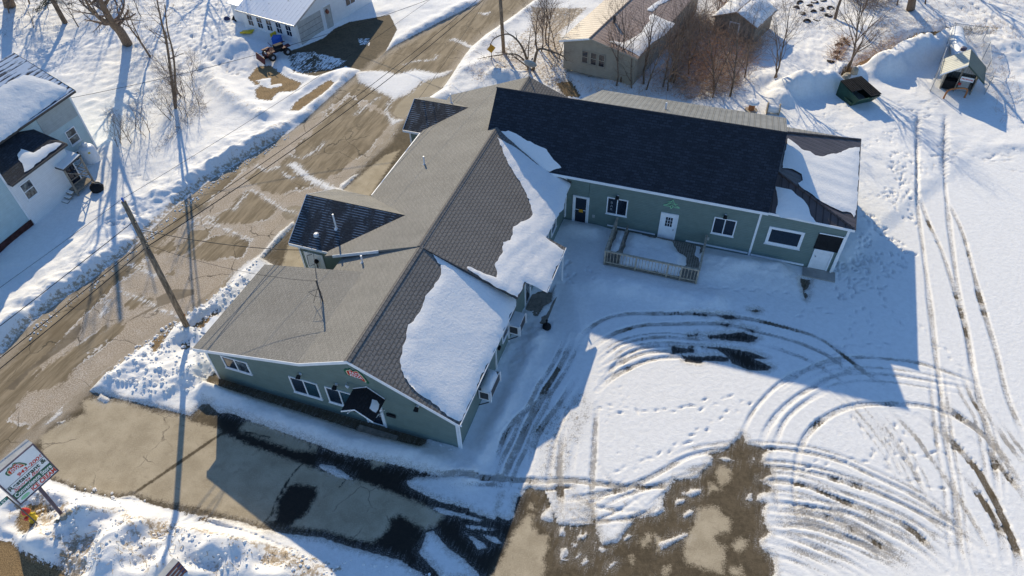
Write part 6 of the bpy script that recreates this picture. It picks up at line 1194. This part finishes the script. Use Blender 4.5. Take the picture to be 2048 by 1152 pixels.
for k in range(6): place((T3,T4)[k%2],GZ(rg.uniform(1370,1500),rg.uniform(20,95)),rg.uniform(0,6),rg.uniform(.8,1.3),'bare sapling in the brush between the mobile home and the small shed',g3,(rg.normal(0,.1),rg.normal(0,.1)))
g4='bushes at the top right edge'
for k in range(10): place((T4,T3)[k%2],GZ(rg.uniform(1700,1850),rg.uniform(-5,40)),rg.uniform(0,6),rg.uniform(.7,1.1),'bare bush at the top edge near the thick dark trunk',g4,(rg.normal(0,.15),rg.normal(0,.15)))
g5='bushes along the wood edge above the left road bank'
for k in range(30):
    f=min(k,16)/16; x=235+130*f+rg.normal(0,9); y=300-75*f+rg.normal(0,10)
    if k>8: x=rg.uniform(335,410); y=rg.uniform(130,250)
    place(T4,GZ(x,y),rg.uniform(0,6),rg.uniform(.35,.75),'low bare bush at the wood edge above the left road bank',g5,(rg.normal(0,.2),rg.normal(0,.2)))
g6='saplings behind the apple tree'
for k,(x,y) in enumerate(((1083,108),(1098,112),(1092,90),(1110,100),(1070,95),(1118,122))): place((T3,T4)[k%2],GZ(x,y),k*1.3,rg.uniform(.75,1.1),'thin sapling between the apple tree and the mobile home',g6,(rg.normal(0,.08),rg.normal(0,.08)))
for k,(x,y) in enumerate(((20,30),(60,10),(100,25),(160,60),(200,20),(285,40),(70,60))): place(T3 if k%2 else T4,GZ(x,y),k*.9,rg.uniform(.7,1.2),'thin bare sapling in the snowy wood at the top left','saplings in the top left wood',(rg.normal(0,.1),rg.normal(0,.1)))
for p in (T1,T2,T3,T4): drop(p)
# old apple tree by the far peak
rg=np.random.default_rng(5); B0=G(1062,143)
lim=[(px3(1058,145,-.1,1054,122,1.3,1047,100,2.5,1034,80,3.5,1015,68,3.9,990,76,3.4,980,90,2.7),.13,.03),(px3(1066,145,-.1,1070,118,1.6,1078,98,2.7,1100,102,2.6,1125,112,2.2,1133,122,1.8),.15,.03),(px3(1053,125,1.1,1035,110,1.7,1015,108,1.6,985,112,1.0,955,118,.5),.08,.02),(px3(1064,140,.2,1040,122,.9,1020,108,1.4,990,105,1.2),.07,.02),(px3(1074,108,2.1,1072,80,3.8,1068,50,5.2),.07,.02),(px3(1056,118,1.6,1058,85,3.4,1062,55,4.8),.06,.02)]
tree_obj('apple_tree',B0,custom(lim,rg,(9,4,3),1.4,spread=.8),'old gnarled apple tree with drooping limbs behind the far roof peak')
# dense tangle of dry brush
def tangle(name,poly,n,hmax,label,mat,seed,lmin=.5,lmax=1.6,rad=.012,flat=.5):
    rg=np.random.default_rng(seed); P=gp(poly); mn=P.min(0);mx=P.max(0); b=MB(); k=0
    while k<n:
        c=rg.uniform(mn,mx); s_=sdpoly_pts(np.array([c[0]]),np.array([c[1]]),P)[0]
        if s_<0: continue
        z=hz(c[0],c[1])+rg.random()**1.3*hmax*min(1,.25+s_/1.5); d=nrm(np.array([rg.normal(),rg.normal(),rg.normal()*flat+.25])); l=rg.uniform(lmin,lmax); p=np.array([c[0],c[1],z]); q=p+d*l*.5+rg.normal(0,.06,3); e=p+d*l+rg.normal(0,.12,3)
        b.tube([p,q,e],[rad*rg.uniform(.7,1.6),rad,rad*.4],3,cap=False); k+=1
    o=b.build(name,M[mat],None,loc=(P[:,0].mean(),P[:,1].mean(),0),uv=False); tag(o,label,'brush',kind='stuff'); return o
tangle('brush_thicket',px(1350,60,1400,40,1440,60,1500,100,1530,75,1520,110,1480,150,1470,190,1400,205,1340,190,1345,120),4200,1.2,'dense tangled pile of dry brown brush behind the metal lean-to roof','twig_light',1,.5,1.9,.010)
tangle('brush_pile',px(1345,-10,1375,-10,1380,40,1350,70,1330,40),900,1.8,'dark brush heap at the far end of the mobile home','twig',2)
tangle('brush_thicket',px(1500,-40,1510,0,1470,25,1440,20,1430,-20,1460,-50),900,1.8,'dry brush heap at the top edge right of the mobile home','twig_light',3)
tangle('brush_pile',px(1700,-30,1790,-20,1780,20,1740,30,1690,10),800,1.3,'dark brush heap at the top edge beside the thick trunk','twig',4)
tangle('brush_pile',px(1655,130,1680,80,1696,90,1680,128,1668,135),260,.8,'small brush pile beside the tyres','twig_light',5)
tangle('dry_weeds',px(1690,155,1730,130,1810,95,1800,80,1760,90,1700,130),700,.7,'dry weeds along the bank above the dumpster','twig_light',6,.25,.7,.007,1.2)
tangle('dry_weeds',px(300,330,330,290,380,220,400,180,420,230,380,260,330,300),420,.6,'dry weeds along the left wood edge','twig',7,.2,.7,.007,1.2)
tangle('dry_weeds',px(930,150,1000,115,1050,130,1120,140,1180,185,1120,190,1040,150,960,175),800,.5,'dry weeds around the apple tree','twig_light',8,.15,.5,.006,1.0)
tangle('dry_weeds',px(0,40,200,0,420,0,400,80,300,70,160,60,0,80),700,.4,'sparse twigs poking through snow in the left wood','twig',9,.2,.6,.006,1.5)
tangle('dry_weeds',px(1820,0,2060,-10,2060,110,1980,90,1880,60),600,.5,'sparse dry stalks in the top right snow','twig_light',10,.2,.7,.006,1.6)
tangle('leaf_litter',px(115,1110,180,1050,330,1060,420,1090,640,1120,650,1152,110,1152),160,.05,'dead leaves and twigs scattered on the front snow verge','grass',11,.05,.2,.012,.2)
# dark grass tufts / clods at the road verges
def clods(poly,n,label,mat,seed,smin=.03,smax=.12):
    rg=np.random.default_rng(seed); P=gp(poly); mn=P.min(0);mx=P.max(0); b=MB();k=0
    while k<n:
        c=rg.uniform(mn,mx)
        if sdpoly_pts(np.array([c[0]]),np.array([c[1]]),P)[0]<0: continue
        s=rg.uniform(smin,smax)*rg.uniform(.5,1); p=np.array([c[0],c[1],hz(c[0],c[1])]); b.lathe(p-ez*s*.3,[(0,s*.8),(s*.5,s),(s*1.1,s*.5)],5,nrm(np.array([rg.normal()*.3,rg.normal()*.3,1]))); k+=1
    tag(b.build('snow_clods' if mat=='snow' else 'dirt_clods',M[mat],None,loc=(P[:,0].mean(),P[:,1].mean(),0),uv=False),label,'clods',kind='stuff')
clods(px(300,800,200,760,270,690,350,640,470,560,520,520,500,580,430,650,420,780),420,'snow chunks thrown up along the road by the front corner','snow',1,.04,.16)
clods(px(120,1120,220,1040,420,1060,640,1110,900,1152,120,1152,60,1000,130,960,300,1000),420,'snow chunks on the front verge','snow',2,.03,.12)
clods(px(60,660,190,560,260,505,347,420,430,357,570,273,600,262,440,365,350,440,190,575,60,680),260,'dirty chunks along the foot of the left road bank','snow',3,.03,.1)
clods(px(690,760,760,800,920,895,900,905,760,830,690,800),140,'snow chunks along the front gable ridge','snow',4,.03,.1)

tangle('dry_weeds',px(1150,190,1350,140,1352,200,1200,200),500,.7,'dry weeds at the foot of the mobile home saplings','twig_light',12,.3,.9,.008,.9)
tangle('dry_grass',px(1790,105,1830,80,1880,60,1990,62,1985,80,1880,85,1830,112,1760,122,1720,140,1700,150,1745,118),900,.25,'tan dry grass on the bank beside the gas tank pen','grass',16,.15,.4,.012,1.2)
tangle('dry_weeds',px(1720,60,1800,80,1840,70,1990,110,2040,200,2000,260,1960,150,1880,40),500,.4,'dry stalks around the gas tank pen','twig_light',13,.2,.7,.007,1.4)
tangle('brush_pile',px(1500,20,1600,5,1700,40,1690,70,1580,60),420,.6,'sparse brush between the small shed and the tyres','twig',14,.4,1.2,.008,1.0)

tangle('brush_thicket',px(1300,190,1340,120,1350,60,1400,30,1480,20,1540,90,1510,160,1470,200,1380,208),1000,1.6,'thin reddish brush standing widely behind the long wing','twig_light',15,.8,2.0,.011,.35)
# ================================================================== camera, sky, sun
cd=bpy.data.cameras.new('camera'); cam=bpy.data.objects.new('camera',cd); COL.objects.link(cam); scn.camera=cam
cd.sensor_width=36; cd.lens=F/2048*36; cd.clip_end=4000; cd.clip_start=.5
cam.matrix_world=Matrix(((RT[0],UP[0],-FW[0],0),(RT[1],UP[1],-FW[1],0),(RT[2],UP[2],-FW[2],H),(0,0,0,1)))
w=bpy.data.worlds.new('World'); scn.world=w; w.use_nodes=True; nt=w.node_tree; bg=nt.nodes['Background']; sk=nt.nodes.new('ShaderNodeTexSky'); sk.sky_type='NISHITA'; sk.sun_disc=False
sk.sun_elevation=SUN_EL; sk.sun_rotation=PI/2-SUN_AZ; sk.altitude=100; sk.air_density=1.0; sk.dust_density=.1; sk.ozone_density=6.0
nt.links.new(sk.outputs[0],bg.inputs[0]); bg.inputs[1].default_value=SKY_S
sd=bpy.data.lights.new('sun','SUN'); so=bpy.data.objects.new('sun',sd); COL.objects.link(so); sd.energy=SUN_S; sd.angle=math.radians(.55); sd.color=(1,.865,.62)
dv=Vector((math.cos(SUN_AZ)*math.cos(SUN_EL),math.sin(SUN_AZ)*math.cos(SUN_EL),math.sin(SUN_EL))); so.rotation_euler=dv.to_track_quat('Z','Y').to_euler()
scn.view_settings.view_transform='Standard'; scn.view_settings.look='None'; scn.view_settings.exposure=EXPO; scn.view_settings.gamma=1
scn.cycles.max_bounces=5; scn.cycles.diffuse_bounces=3
